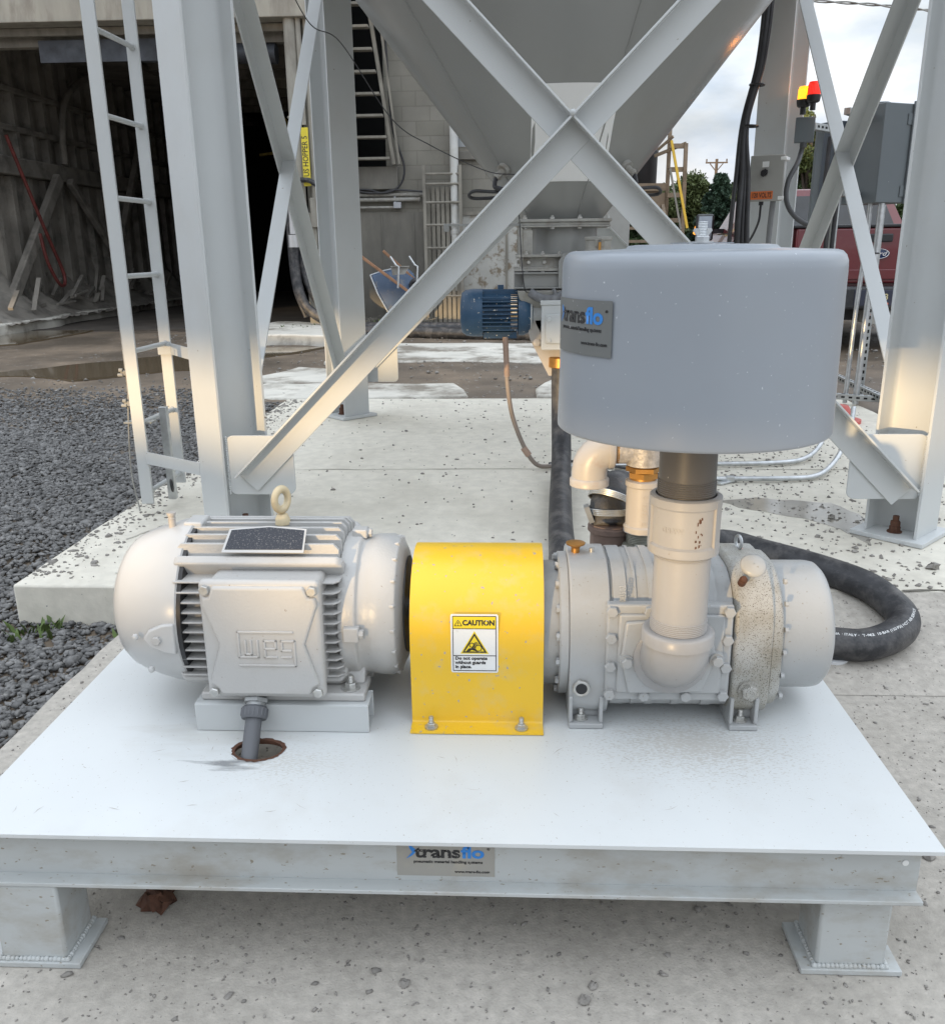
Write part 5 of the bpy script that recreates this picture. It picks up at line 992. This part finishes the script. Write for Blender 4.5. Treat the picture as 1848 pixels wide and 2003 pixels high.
# ------------------------------------------------------------------ right side: electrical rack, cables, beacon
M['encl'] = mat('slate_grey_enclosure_paint', (.12,.14,.15), .42, var=.04, vs=4, speck=(.4,.4,.4), sps=20, sth=.77)
M['boxg'] = mat('light_grey_enclosure', (.33,.33,.31), .5, var=.03, dirt=(.2,.19,.17), da=.3, dsc=8)
vb = thing('switch_box', 'light grey switch box with orange 120 VOLTS label on the right rear column', 'electrical box', (1.68,6.2,1.67))
def F(cx, cy, cz, rz):      # local frame: u right, v up, d towards the viewer
    c, s = math.cos(rz), math.sin(rz); return lambda u, v, d: V(cx+u*c+d*s, cy+u*s-d*c, cz+v)
def fbox(b, f, u0, u1, v0, v1, d0, d1):
    return b.raw([f(u,v,d) for u in (u0,u1) for v in (v0,v1) for d in (d0,d1)], [(0,1,3,2),(4,6,7,5),(0,4,5,1),(2,3,7,6),(0,2,6,4),(1,5,7,3)])
f = F(1.52,5.66,1.622,R(-28))
b = MB(); fbox(b,f,-.095,.095,-.125,.125,-.07,.0); b.build('box_body', mat('white_grey_box', (.62,.62,.61), .4), vb, bevel=.008)
b = MB(); fbox(b,f,-.100,.100,-.130,.130,.0005,.016); dv = b.build('box_door', M['boxg'], vb, bevel=.005)
b = MB()
for v in (-.115,.105): b.mark(); fbox(b,f,.075,.11,v-.008,v+.012,-.075,.02)
b.build('latch', M['white'], vb, bevel=.003)
b = MB(); fbox(b,f,-.028,.010,.062,.094,.016,.018); b.build('switch_tag', M['white'], dv)
b = MB(); b.cyl(f(-.012,.030,.016), f(-.012,.030,.035), .019); b.bar(f(-.022,.012,.036), f(.002,.048,.036), .012, .02); b.build('switch_knob', M['black'], dv)
b = MB(); fbox(b,f,-.085,.045,-.118,-.072,.016,.0172); lb = b.build('voltage_label', mat('orange_label', (.62,.16,.045), .5, var=.06), dv)
b = MB(); put(b, text('120 VOLTS', .040, .0003, .0008), lambda x, y, z: f(-.020+x*.60, -.096+y, .0175+max(0,z))); b.build('lettering', M['ink'], lb, sm=180)
b = MB(); b.cyl(f(-.03,-.125,-.03), f(-.03,-.15,-.03), .014); b.tube(spline([f(-.03,-.15,-.03), f(-.035,-.25,-.02), f(-.08,-.36,.0), f(-.15,-.42,.03)],8), .007, 8); b.build('lead', M['cable'], vb)
b = MB(); b.tube([f(.04,-.125,-.03), f(.035,-.25,-.03), f(.03,-.55,-.03), f(.03,-1.4,-.03)], .017, 12); b.build('conduit', mat('grey_plastic_conduit', (.19,.195,.2), .5), vb)
hc = thing('hanging_cables', 'bundle of black cables hanging down beside the right rear silo column', 'cable', (1.5,5.5,1))
for k_, (o, r_) in enumerate(((0,.019),(.035,.015),(-.028,.013),(.018,.012))):
    b = MB(); b.tube(spline([(1.410+o*.6,5.62,3.2),(1.430+o*.6,5.60,2.65),(1.410+o*.5,5.58,2.25),(1.340+o*.4,5.56,1.92),(1.340+o*1.1,5.54,1.62),(1.330+o*1.5,5.5,1.35),(1.340+o*1.9,5.5,1.0),(1.355+o*2,5.5,.5),(1.375+o*2,5.5,.15)],8), r_, 10); b.build('cable', M['cable'], hc, sm=60)
b = MB()
for p in ((1.378,5.56,1.90),(1.399,5.575,2.12)): b.mark(); b.torus(p,(0.05,0,1),.040,.006,20,6)
b.build('cable_tie', M['black'], hc)
bc = thing('warning_beacon', 'lit amber and red warning beacon pair on a small grey junction box', 'beacon', (1.83,5.95,1.9))
b = MB(); f2 = F(1.735,5.72,1.900,R(-18)); fbox(b,f2,-.055,.055,-.075,.065,-.05,.0); b.build('junction_box', M['encl'], bc, bevel=.004)
b = MB(); fbox(b,f2,-.055,-.045,-.055,.045,-.0,.004); b.build('box_label', M['encl'], bc)
for cx, cy, mm, z0 in ((1.708,5.70,'amber',2.035),(1.743,5.635,'red',2.05)):
    b = MB(); b.cyl((cx,cy,z0-.06),(cx,cy,z0-.01),.016); b.lathe([(.028,0),(.036,.006),(.040,.03),(.040,.04)], (cx,cy,z0-.02), seg=28); bs_ = b.build('beacon_base', M['black'], bc)
    col = (1,.42,.02) if mm == 'amber' else (1,.03,.015)
    b = MB(); b.lathe([(.034,0),(.035,.004),(.034,.055),(.030,.070),(.001,.074)], (cx,cy,z0+.0205), seg=28, cap=False)
    for k_ in range(28): a = 2*math.pi*k_/28; b.bar((cx+.0345*math.cos(a),cy+.0345*math.sin(a),z0+.024),(cx+.0335*math.cos(a),cy+.0335*math.sin(a),z0+.075),.003,.003)
    e = emis(mm+'_lens', col, 1.6 if mm == 'amber' else .55, base=col); b.build('lens', e, bc, sm=50)
la = bpy.data.lights.new('beacon_light','POINT'); la.energy = 4; la.color = (1,.35,.05); la.shadow_soft_size = .03; lo = bpy.data.objects.new('beacon_light', la); C.objects.link(lo); lo.location = (1.73,5.66,2.12)
b = MB(); b.tube(spline([f2(0,-.075,-.02), f2(-.012,-.14,-.02), (1.69,5.66,1.70), (1.635,5.62,1.60), (1.63,5.60,1.49), (1.69,5.60,1.40), (1.80,5.62,1.345), (1.88,5.64,1.34)],8), .015, 12); b.cyl(f2(0,-.07,-.02), f2(-.002,-.10,-.02), .02); b.build('flexible_lead', mat('dark_grey_flex', (.06,.062,.066), .5), bc)
er = thing('equipment_rack', 'galvanised strut rack carrying the tall slate grey electrical enclosure', 'rack', (2.3,6.5,.1))
M['strut'] = mat('galvanised_strut', (.42,.44,.44), .4, .75, var=.2, vs=30)
def strut(p, q, nm='strut', w=.041, mm='strut', holes=True):
    b = MB(); b.bar(p, q, w, w); o = b.build(nm, M[mm], er, bevel=.002); p, q = Vector(p), Vector(q)
    if holes:
        a, u, ax = basis(q-p); L_ = (q-p).length; h_ = MB(); t = .04
        while t < L_-.03:
            c = p+ax*t; h_.bar(c-a*(w/2+.0008)-ax*.012, c-a*(w/2+.0008)+ax*.012, .001, .013); h_.bar(c+a*(w/2+.0008)-ax*.012, c+a*(w/2+.0008)+ax*.012, .001, .013); h_.bar(c+u*(w/2+.0008)-ax*.012, c+u*(w/2+.0008)+ax*.012, .013, .001); t += .05
        h_.build('slots', M['dark'], o)['kind'] = 'stuff'
strut((1.98,6.2,.13),(1.98,6.2,1.97), mm='encl', holes=False); strut((2.16,6.3,.13),(2.16,6.3,1.6)); strut((2.64,6.75,.13),(2.64,6.75,2.15))
strut((1.85,5.95,1.94),(2.05,6.15,1.94)); strut((2.12,6.15,2.05),(2.40,6.5,2.05)); strut((2.15,6.2,1.565),(2.38,6.5,1.56)); strut((2.06,6.5,.20),(3.0,6.2,.17))
strut((2.55,7.2,.25),(2.60,6.1,.20))
f3 = F(2.50,6.42,1.815,R(24))
b = MB(); fbox(b,f3,-.10,.20,-.31,.31,-.26,.05); b.build('cabinet', M['encl'], er, bevel=.006)
b = MB(); fbox(b,f3,.135,.215,-.315,.325,.0505,.065); fbox(b,f3,.2005,.235,-.30,.31,-.22,.066); dn_ = b.build('cabinet_door', M['encl'], er, bevel=.004)
b = MB()
for v in (-.235,.215): b.mark(); fbox(b,f3,.10,.135,v-.035,v+.035,.0505,.056)
b.build('hinge', M['encl'], dn_, bevel=.001)
b = MB(); b.lathe([(.05,0),(.05,.012),(.035,.018)], f3(-.02,.31,-.06), seg=24); b.build('conduit_hub', M['encl'], er)
b = MB(); f4 = F(2.30,6.62,1.80,R(24)); fbox(b,f4,-.10,.06,-.24,.25,-.2,.0); b.build('rear_cabinet', mat('dark_blue_grey', (.06,.075,.095), .45), er, bevel=.006)
b = MB()
for x, y, r_ in ((2.50,6.40,.021),(2.44,6.44,.016)): b.mark(); b.tube(spline([(x,y,1.51),(x,y,1.2),(x-.02,y-.01,.8),(x-.03,y-.02,.14)],6), r_, 14)
b.build('conduit', M['galv'], er)
b = MB(); b.torus((2.495,6.4,1.18),(0,0,1),.023,.006,20,6); b.build('cable_tie', M['black'], er)
b = MB()
for x in (2.03,2.08,2.12): b.mark(); b.tube([(x,6.15,1.9),(x-.01,6.15,1.3),(x,6.15,.14)], .014, 10)
b.build('black_lead', M['cable'], er)
b = MB(); b.lathe([(.14,0),(.14,.02),(.09,.022),(.06,.10),(.05,.11)], (2.13,5.75,.13), seg=24); tag(b.build('traffic_cone', mat('faded_red_plastic', (.50,.10,.08), .5, var=.1)), 'faded red traffic cone standing behind the silencer at the rack foot', 'traffic cone')
# ------------------------------------------------------------------ pickup truck
M['carred'] = mat('dark_red_car_paint', (.13,.010,.016), .28, var=.06, vs=3, coat=.6, dirt=(.16,.06,.05), da=.4, dsc=4)
M['carblk'] = mat('black_bumper', (.02,.021,.024), .45, dirt=(.10,.10,.10), da=.4, dsc=5)
M['glass'] = mat('dark_glass', (.025,.03,.035), .05, var=.2)
tk = thing('pickup_truck', 'dark red pickup truck parked behind the silo with its tailgate towards the camera', 'truck', (3.72,9.55,.09), local=True, rz=R(-4))
def tbox(nm, mm, par, *a, bevel=.02, seg=3): b = MB(); b.box(*a); return b.build(nm, M[mm] if isinstance(mm, str) else mm, par, bevel=bevel, seg=seg)
bd = MB()      # local: x right, y forward (away), z up from the ground
bd.loft([[V(x,y,z) for x, z in ((-.98,.62),(-1.01,.9),(-1.0,1.12),(-.95,1.33),(.95,1.33),(1.0,1.12),(1.01,.9),(.98,.62))] for y in (.05,5.7)]); body = bd.build('body', M['carred'], tk, bevel=.03, seg=3)
cbm = MB(); cbm.loft([[V(s_*w,y0,z) for s_, w, y0, z in ((-1,.98,2.05,1.30),(1,.98,2.05,1.30),(1,.96,2.1,1.36),(1,.80,2.3,1.78),(1,.72,2.34,1.82),(-1,.72,2.34,1.82),(-1,.80,2.3,1.78),(-1,.96,2.1,1.36))], [V(s_*w,y0,z) for s_, w, y0, z in ((-1,.98,4.2,1.30),(1,.98,4.2,1.30),(1,.96,4.2,1.36),(1,.80,3.7,1.78),(1,.72,3.65,1.82),(-1,.72,3.65,1.82),(-1,.80,3.7,1.78),(-1,.96,4.2,1.36))]]); cbm.build('cab', M['carred'], tk, bevel=.02)
b = MB(); b.loft([[V(-.84,2.095,1.375),V(.84,2.095,1.375),V(.71,2.272,1.735),V(-.71,2.272,1.735)],[V(-.84,2.085,1.372),V(.84,2.085,1.372),V(.71,2.262,1.732),V(-.71,2.262,1.732)]]); b.build('rear_window', M['glass'], tk)
tg = tbox('tailgate','carred',tk,-.80,.80,-.02,.06,.76,1.31)
tbox('bed_rail_cap','carblk',tk,-.98,.98,-.03,.08,1.312,1.345,bevel=.01)
tbox('tailgate_spoiler','carred',tg,-.78,.78,-.035,-.021,.80,.90,bevel=.01)
tbox('tailgate_handle','carblk',tg,-.15,.15,-.045,-.0205,1.17,1.25,bevel=.02)
b = MB(); b.lathe([(.115,0),(.115,.012),(.10,.016)], (.02,-.021,1.055), (0,-1,0), 36)
for i in range(len(b.v)): b.v[i].z = 1.055+(b.v[i].z-1.055)*.45
em = b.build('oval_emblem', mat('dark_blue_oval', (.012,.03,.09), .25), tg)
b = MB(); b.torus((.02,-.036,1.055),(0,-1,0),.107,.006,40,6)
for i in range(len(b.v)): b.v[i].z = 1.055+(b.v[i].z-1.055)*.45
put(b, text('Ford', .085, .002, .001, shear=.35), lambda x, y, z: V(.02+x*.95,-.0375-max(0,z),1.055+y*.75)); b.build('emblem_script', mat('chrome', (.7,.7,.72), .2, .9), em, sm=180)
for s_ in (-1, 1): tbox('taillight', mat('taillight_red', (.4,.01,.01), .2), tk, *sorted((s_*.83, s_*.99)), -.01,.12,.80,1.26)
bp_ = tbox('rear_bumper','carblk',tk,-1.0,1.0,-.18,.02,.50,.735,bevel=.03)
pl = tbox('licence_plate', mat('black_plate', (.03,.035,.06), .4), bp_, -.21,.19,-.187,-.1805,.545,.70, bevel=.004)
b = MB(); put(b, text('KR03', .085, .0005, .0012), lambda x, y, z: V(.03+x,-.1875-max(0,z),.63+y)); b.build('plate_lettering', mat('plate_gold', (.62,.55,.30), .5), pl, sm=180)
b = MB(); b.box(.08,.13,-.189,-.1875,.555,.575); b.build('plate_sticker', mat('orange_sticker', (.7,.12,.03), .5), pl)
for s_ in (-1, 1): tbox('reflector', 'carblk', bp_, *sorted((s_*.62, s_*.80)), -.186,-.1805,.57,.66)
tbox('tow_hitch', 'dusty', tk, -.06,.06,-.28,.3,.36,.52, bevel=.01)
for x in (-.86,.86):
    for y in (1.25,4.7):
        b = MB(); b.lathe([(.22,-.12),(.36,-.13),(.385,-.11),(.385,.11),(.36,.13),(.22,.12)], (x,y,.385),(1,0,0),36); wt_ = b.build('tyre', M['rubber'], tk, bevel=.01); b = MB(); b.lathe([(.21,-.1),(.05,-.06)],(x,y,.385),(math.copysign(1,x),0,0),24); b.build('rim', M['dusty'], wt_)
b = MB(); b.box(-.7,.7,.1,5.3,.38,.60); b.cyl((-.8,1.25,.38),(.8,1.25,.38),.09); b.build('chassis', M['carblk'], tk)
for s_ in (-1, 1):
    b = MB(); b.box(*sorted((s_*1.12,s_*1.36)),3.55,3.66,1.22,1.58); mh = b.build('mirror', M['carblk'], tk, bevel=.03); b = MB(); b.bar((s_*.95,3.7,1.35),(s_*1.15,3.6,1.35),.05,.06); b.build('mirror_arm', M['carblk'], mh)
    b = MB(); b.mark(); b.box(*sorted((s_*1.15,s_*1.33)),3.544,3.5495,1.35,1.55); b.mark(); b.box(*sorted((s_*1.15,s_*1.33)),3.544,3.5495,1.24,1.33); b.build('mirror_glass', mat('mirror_glass', (.35,.38,.42), .1, .6), mh)
    b = MB(); b.prism([(s_*1.365,3.6,1.30),(s_*1.395,3.6,1.32),(s_*1.37,3.6,1.42)],(0,.03,0)); b.build('marker_lamp', emis('marker_amber', (1,.35,.03), 1.5), mh)
# ------------------------------------------------------------------ timber stair platform
pf = thing('timber_platform', 'weathered timber stair platform with rails behind the silo on the right', 'platform', (2.3,16,0))
M['plank'] = mat('brown_grey_planks', (.30,.23,.16), .8, var=.3, vs=6, bump=.3, bs=30, dirt=(.12,.1,.08), da=.6, dsc=6)
b = MB()
for z0, z1, y in ((2.13,2.25,15.7),(1.86,2.10,15.72)): b.mark(); b.box(1.3,2.56,y,y+.08,z0,z1)
b.build('beam', M['plank'], pf)
b = MB(); b.box(1.2,2.58,15.79,17.2,2.16,2.22); b.build('deck', M['plank'], pf)
for k_ in range(9):
    z = 1.72-k_*.21; b = MB(); b.box(1.35, 2.45+.03*k_, 15.35-.1*k_,15.62-.1*k_, z, z+.045); b.build('tread', M['plank'], pf)
b = MB()
for p, q in (((2.50,15.6,1.9),(2.78,14.6,.05)),((1.35,15.6,1.9),(1.35,14.6,.05)),((1.62,15.9,0),(1.62,15.9,2.1)),((2.0,16.2,0),(2.0,16.2,2.1)),((2.52,16.8,0),(2.50,16.8,3.5)),((2.62,15.9,0),(2.62,15.9,4.0)),((2.36,16.2,2.2),(2.36,16.2,3.6))): b.mark(); b.bar(p, q, .055, .06)
b.build('post', M['plank'], pf)
b = MB()
for z in (1.62,2.02,2.42,2.78): b.mark(); b.box(2.58,2.84,15.6,15.7,z,z+.07)
b.build('ladder_rung', M['plank'], pf)
b = MB(); b.mark(); b.bar((2.86,15.6,1.35),(2.84,15.6,2.85),.06,.06); b.mark(); b.bar((2.45,16.0,2.80),(2.66,15.8,2.98),.03,.04); b.mark(); b.bar((2.40,16.0,2.35+.35),(2.84,15.6,2.85),.03,.05); b.build('rail', M['plank'], pf)
b = MB(); b.bar((2.575,15.45,2.88),(2.86,15.2,1.52),.03,.04); tag(b.build('yellow_pole', mat('yellow_pole', (.75,.48,.04), .5)), 'thin yellow pole leaning on the timber platform', 'pole')
b = MB(); b.bar((2.56,15.35,2.45),(2.74,15.1,1.5),.025,.03); tag(b.build('grey_pole', M['dustwood']), 'thin grey pole leaning left of the yellow one', 'pole')
dr2 = thing('black_drum', 'black plastic drum standing on the timber platform', 'drum', (2.22,16.3,2.22))
b = MB(); b.lathe([(.25,0),(.27,.05),(.275,.5),(.28,.52),(.275,.55)], (2.22,16.3,2.22), seg=32); b.build('barrel', M['black'], dr2); b = MB(); b.lathe([(.27,0),(.285,.01),(.285,.06),(.25,.09)], (2.22,16.3,2.772), seg=32); b.build('lid', M['black'], dr2)
tb = thing('grey_cabinet', 'grey cabinet with a yellow lettered sign on top behind the slide gate', 'cabinet', (1.35,12,.1))
b = MB(); b.box(1.08,1.52,12.0,12.4,.1,1.80); b.build('cabinet_body', M['boxg'], tb, bevel=.01); b = MB(); b.box(1.06,1.54,11.97,12.0,1.81,2.08); ys_ = b.build('yellow_sign', M['inky'], tb, bevel=.005)
b = MB(); put(b, text('UO 1', .11, .0005, .0005), lambda x, y, z: V(1.34+x,11.969-max(0,z),1.92+y)); b.build('lettering', M['ink'], ys_, sm=180)
# ------------------------------------------------------------------ trees, pole, wires
def leafmat(name, c1, c2):
    m = mat(name, c1, .7, var=.35, vs=1.5, dirt=c2, da=.9, dsc=.8, dlo=.42, dhi=.62); return m
LM = [leafmat('dark_green_leaves', (.040,.070,.022), (.085,.12,.03)), leafmat('yellow_green_leaves', (.075,.10,.028), (.12,.15,.05)), leafmat('blue_green_needles', (.022,.050,.030), (.045,.085,.045))]
M['bark'] = mat('bark', (.10,.08,.065), .9, var=.3, vs=10, bump=.8, bs=20)
def crown(P, n_, s, seed, lm, tr):
    rg = np.random.default_rng(seed); P = np.array(P); idx = rg.integers(0, len(P), n_); c = P[idx,:3]; r = P[idx,3]
    d = rg.normal(size=(n_,3)); d /= np.linalg.norm(d,axis=1)[:,None]; p = c + d*(r*rg.uniform(.2,1.1,n_)**.6)[:,None]
    a = rg.normal(size=(n_,3)); a /= np.linalg.norm(a,axis=1)[:,None]; b_ = np.cross(a, rg.normal(size=(n_,3))); b_ /= np.linalg.norm(b_,axis=1)[:,None]; sz = s*rg.uniform(.6,1.4,n_)[:,None]
    q = np.stack([p-a*sz, p+b_*sz*.5, p+a*sz, p-b_*sz*.5],1); me = bpy.data.meshes.new('crown'); me.vertices.add(n_*4); me.vertices.foreach_set('co', (q - np.array(OFF[tr.name])).reshape(-1)); me.loops.add(n_*4); me.loops.foreach_set('vertex_index', np.arange(n_*4,dtype=np.int32)); me.polygons.add(n_); me.polygons.foreach_set('loop_start', np.arange(0,n_*4,4,dtype=np.int32)); me.update(calc_edges=True); me.materials.append(lm)
    o = bpy.data.objects.new('crown', me); C.objects.link(o); o.parent = tr
def tree(x, y, h, w, seed, lm, label, leaves=9000, s=.16, name='leafy_tree'):
    rnd = random.Random(seed); t = thing(name, label, 'tree', (x,y,0), 'trees beyond the yard'); P = []
    b = MB(); b.tube([(x,y,-.2),(x+.1,y,h*.3),(x,y+.1,h*.6),(x,y,h*.85)], lambda q: .16*(1-q)+.03, 8)
    for k_ in range(26):
        a = rnd.uniform(0,6.28); zz = rnd.uniform(.12,.93)*h; rr = w*math.sqrt(max(.05,1-((zz/h-.45)/.55)**2))*rnd.uniform(.35,.85); px_, py_ = x+rr*math.cos(a), y+rr*math.sin(a); P.append((px_,py_,zz,w*rnd.uniform(.3,.5)))
        if k_ < 9: b.tube([(x,y,zz*.6),((x+px_)/2,(y+py_)/2,zz*.85),(px_,py_,zz)], lambda q: .05*(1-q)+.01, 6)
    b.build('trunk', M['bark'], t); crown(P, leaves, s, seed, lm, t)
def conifer(x, y, h, w, seed, label):
    rnd = random.Random(seed); t = thing('conifer', label, 'tree', (x,y,0), 'trees beyond the yard'); b = MB(); b.tube([(x,y,-.2),(x,y,h)], lambda q: .14*(1-q)+.015, 8); P = []
    for k_ in range(34):
        z = .1*h+k_/34*h*.88; rr = w*(1-z/h)**.9+.05
        for j in range(7):
            a = rnd.uniform(0,6.28); R_ = rr*rnd.uniform(.75,1.12); e = V(x+R_*math.cos(a), y+R_*math.sin(a), z-.12*R_+.1)
            for q in (.35,.6,.82,.97): P.append((*(V(x,y,z+.05).lerp(e,q)), .07+.16*rr*(1-q)))
            if k_ % 3 == 0: b.bar((x,y,z), tuple(e), .02, .02)
        P.append((x,y,z,.15+rr*.2))
    b.build('trunk', M['bark'], t); crown(P, 42000, .05, seed, LM[2], t)
conifer(5.73,26,3.12,1.25,3,'dark pointed conifer beside the utility pole beyond the yard')
tree(4.95,27.5,3.15,.95,11,LM[1],'yellow green leafy tree just right of the yellow pole',26000,.055)
tree(5.9,33,2.9,1.5,12,LM[0],'low green tree between the leafy tree and the conifer',20000,.075)
tree(7.65,31,3.25,1.1,13,LM[1],'green tree right of the conifer behind the hanging cables',24000,.06)
tree(9.35,30,5.9,1.15,14,LM[1],'tall narrow green tree behind the warning beacon',30000,.06)
tree(10.0,34,3.6,1.5,17,LM[0],'bushy green tree behind the pickup truck roof',20000,.08)
tree(14.0,34,2.7,1.6,15,LM[0],'low dark tree at the right end of the yard',5000,.15)
tree(6.7,35,3.1,1.7,18,LM[0],'broad dark tree standing behind the conifer',24000,.08)
tree(8.6,36,3.3,1.6,19,LM[0],'broad tree behind the switch box column',18000,.08)
tree(4.0,31,2.2,1.4,16,LM[0],'low bush seen through the timber stair',5000,.13)
b = MB()
rg2 = random.Random(21); hb_ = []
for k_ in range(70): hb_.append((-40+k_*2.0+rg2.uniform(-1,1), 62+rg2.uniform(-3,3), rg2.uniform(.6,2.0), rg2.uniform(1.2,2.2)))
class _T: pass
tw = thing('far_trees', 'far line of dark trees along the horizon', 'trees', (0,62,0)); crown(hb_, 26000, .35, 9, LM[0], tw); [setattr(o, 'name', 'far_crown') for o in tw.children]
up_ = thing('utility_pole', 'wooden utility pole with a crossarm behind the conifer', 'utility pole', (11.1,55,0))
b = MB(); b.cyl((11.83,55,0),(11.83,55,6.05),.11,.08); b.build('pole', M['bark'], up_)
b = MB(); b.bar((11.2,55,5.85),(12.46,55,5.85),.07,.08); b.bar((11.45,55,5.8),(11.8,55,5.4),.05,.05); b.bar((12.2,55,5.8),(11.86,55,5.4),.05,.05); b.build('crossarm', M['bark'], up_)
b = MB()
for x in (11.25,12.4,11.83): b.mark(); b.cyl((x,55,5.9),(x,55,6.05),.04)
b.build('insulator', M['bark'], up_)
ow = thing('overhead_wire', 'twisted overhead service wire crossing the sky on the right', 'wire', (5,12,4))
P0 = [(-2,14,6.6),(1.5,12.6,4.65),(2.6,12,4.22),(3.35,12,4.07),(4.5,12.5,4.1),(5.4,12.6,4.02),(6.1,12.8,3.95),(9,15,4.3)]
sp_ = spline(P0, 12)
for ph_ in (0, math.pi):
    b = MB(); b.tube([p+V(0,.012*math.cos(i*.9+ph_),.012*math.sin(i*.9+ph_)) for i, p in enumerate(sp_)], .010, 6); b.build('strand', M['dusty'], ow)
# thin signal wires on the silo
sw = thing('signal_wire', 'thin black wire drooping from the left brace across to the silo cone nozzle', 'wire', (-.5,4.2,1.8))
b = MB(); b.tube(spline([(-.90,3.6,2.35),(-.80,3.8,2.1),(-.70,3.95,2.05),(-.52,4.1,1.78),(-.36,4.2,1.68),(-.12,4.3,1.58),(.02,4.35,1.565)],10), .0022, 6); b.build('wire', M['cable'], sw)
b = MB(); b.tube(spline([(.02,4.35,1.56),(.03,4.33,1.45),(.045,4.32,1.2),(.06,4.32,1.06),(.075,4.4,1.03)],8), .003, 6); b.build('wire_tail', M['cable'], sw)
# ------------------------------------------------------------------ loose stones on the concrete near the skid
def rock(x, y, z, s, label, mm='stone2', cat='stone', seed=0, name='loose_stone', group='loose stones on the concrete'):
    rnd = random.Random(seed); b = MB(); b.sphere((x,y,z+s*.3), s, 8 if s < .03 else 14, sq=.6)
    for v in b.v: v.x += rnd.uniform(-.3,.3)*s; v.y += rnd.uniform(-.3,.3)*s; v.z = max(z+.0008, v.z+rnd.uniform(-.25,.25)*s)
    tag(b.build(name, M[mm], sm=20), label, cat, group)
for i, (x, y, z, s, lab) in enumerate([(.127,1.203,0,.011,'square grey stone in front of the skid, nearest the camera'),(.145,1.235,0,.009,'small grey stone just behind the square one'),(-.185,1.23,0,.010,'rounded pale stone below the left part of the beam'),(.36,1.04,0,.013,'pale stone at the bottom of the photo, right of centre'),(.30,1.12,0,.009,'white stone near the bottom right'),(1.5,3.0,.13,.024,'largest grey stone on the slab right of the hose loop'),(1.18,3.02,.13,.013,'dark stone on the slab above the hose loop'),(-1.12,3.2,.13,.016,'round grey stone on the slab left of the motor'),(-1.36,2.95,.13,.014,'small stone near the slab front corner'),(1.35,3.6,.1315,.017,'dark stone lying in the wet patch'),(.88,1.6,0,.014,'pale stone right of the deck edge')]): rock(x, y, z, s, lab, seed=i)
rock(-.70,1.42,0,.034,'rusty brown lump lying under the front beam near the left leg','rust','scrap lump',33,'rusty_lump',None)
# ------------------------------------------------------------------ added out-of-view slit wall: cuts the low sun down to a warm band
sd = thing('sun_slit_wall', 'added unseen corrugated wall with a horizontal slit that shapes the low sun', 'shed', (-6,-13,0))
dv_ = V(math.sin(R(SUN_AZ)), math.cos(R(SUN_AZ)), 0); sv = V(dv_.y, -dv_.x, 0); o_ = V(-.3, 2.2, 0)+dv_*15; tz = 15*math.tan(R(SUN_EL))
def wallseg(z0, z1, a, c):
    b = MB(); n_ = int((c-a)/.15); b.loft([[o_+sv*(a+(c-a)*i/n_)+dv_*(.03*(i % 2))+V(0,0,z) for i in range(n_+1)] for z in (z0, z1)], cap=False, close=False); b.loft([[o_+sv*a+dv_*.06+V(0,0,z), o_+sv*c+dv_*.06+V(0,0,z)] for z in (z0, z1)], cap=False, close=False); return b
M['corr'] = mat('corrugated_sheet', (.36,.37,.37), .5, .3, var=.1, vs=2)
wallseg(-.05, .52+tz, -12, 12).build('lower_slit_wall', M['corr'], sd, sm=10); wallseg(.87+tz, 5.2, -12, 12).build('upper_slit_wall', M['corr'], sd, sm=10)
b = MB()
for k_ in range(7): b.mark(); b.bar(o_+sv*(-12+4*k_)+dv_*.2+V(0,0,-.05), o_+sv*(-12+4*k_)+dv_*.2+V(0,0,5.2), .12, .12)
b.build('post', M['corr'], sd)
b = MB(); b.loft([[o_+sv*a-dv_*.3+V(0,0,5.21), o_+sv*a+dv_*6+V(0,0,5.9), o_+sv*a+dv_*6+V(0,0,5.95), o_+sv*a-dv_*.3+V(0,0,5.26)] for a in (-12.2, 12.2)]); b.build('roof', M['corr'], sd)
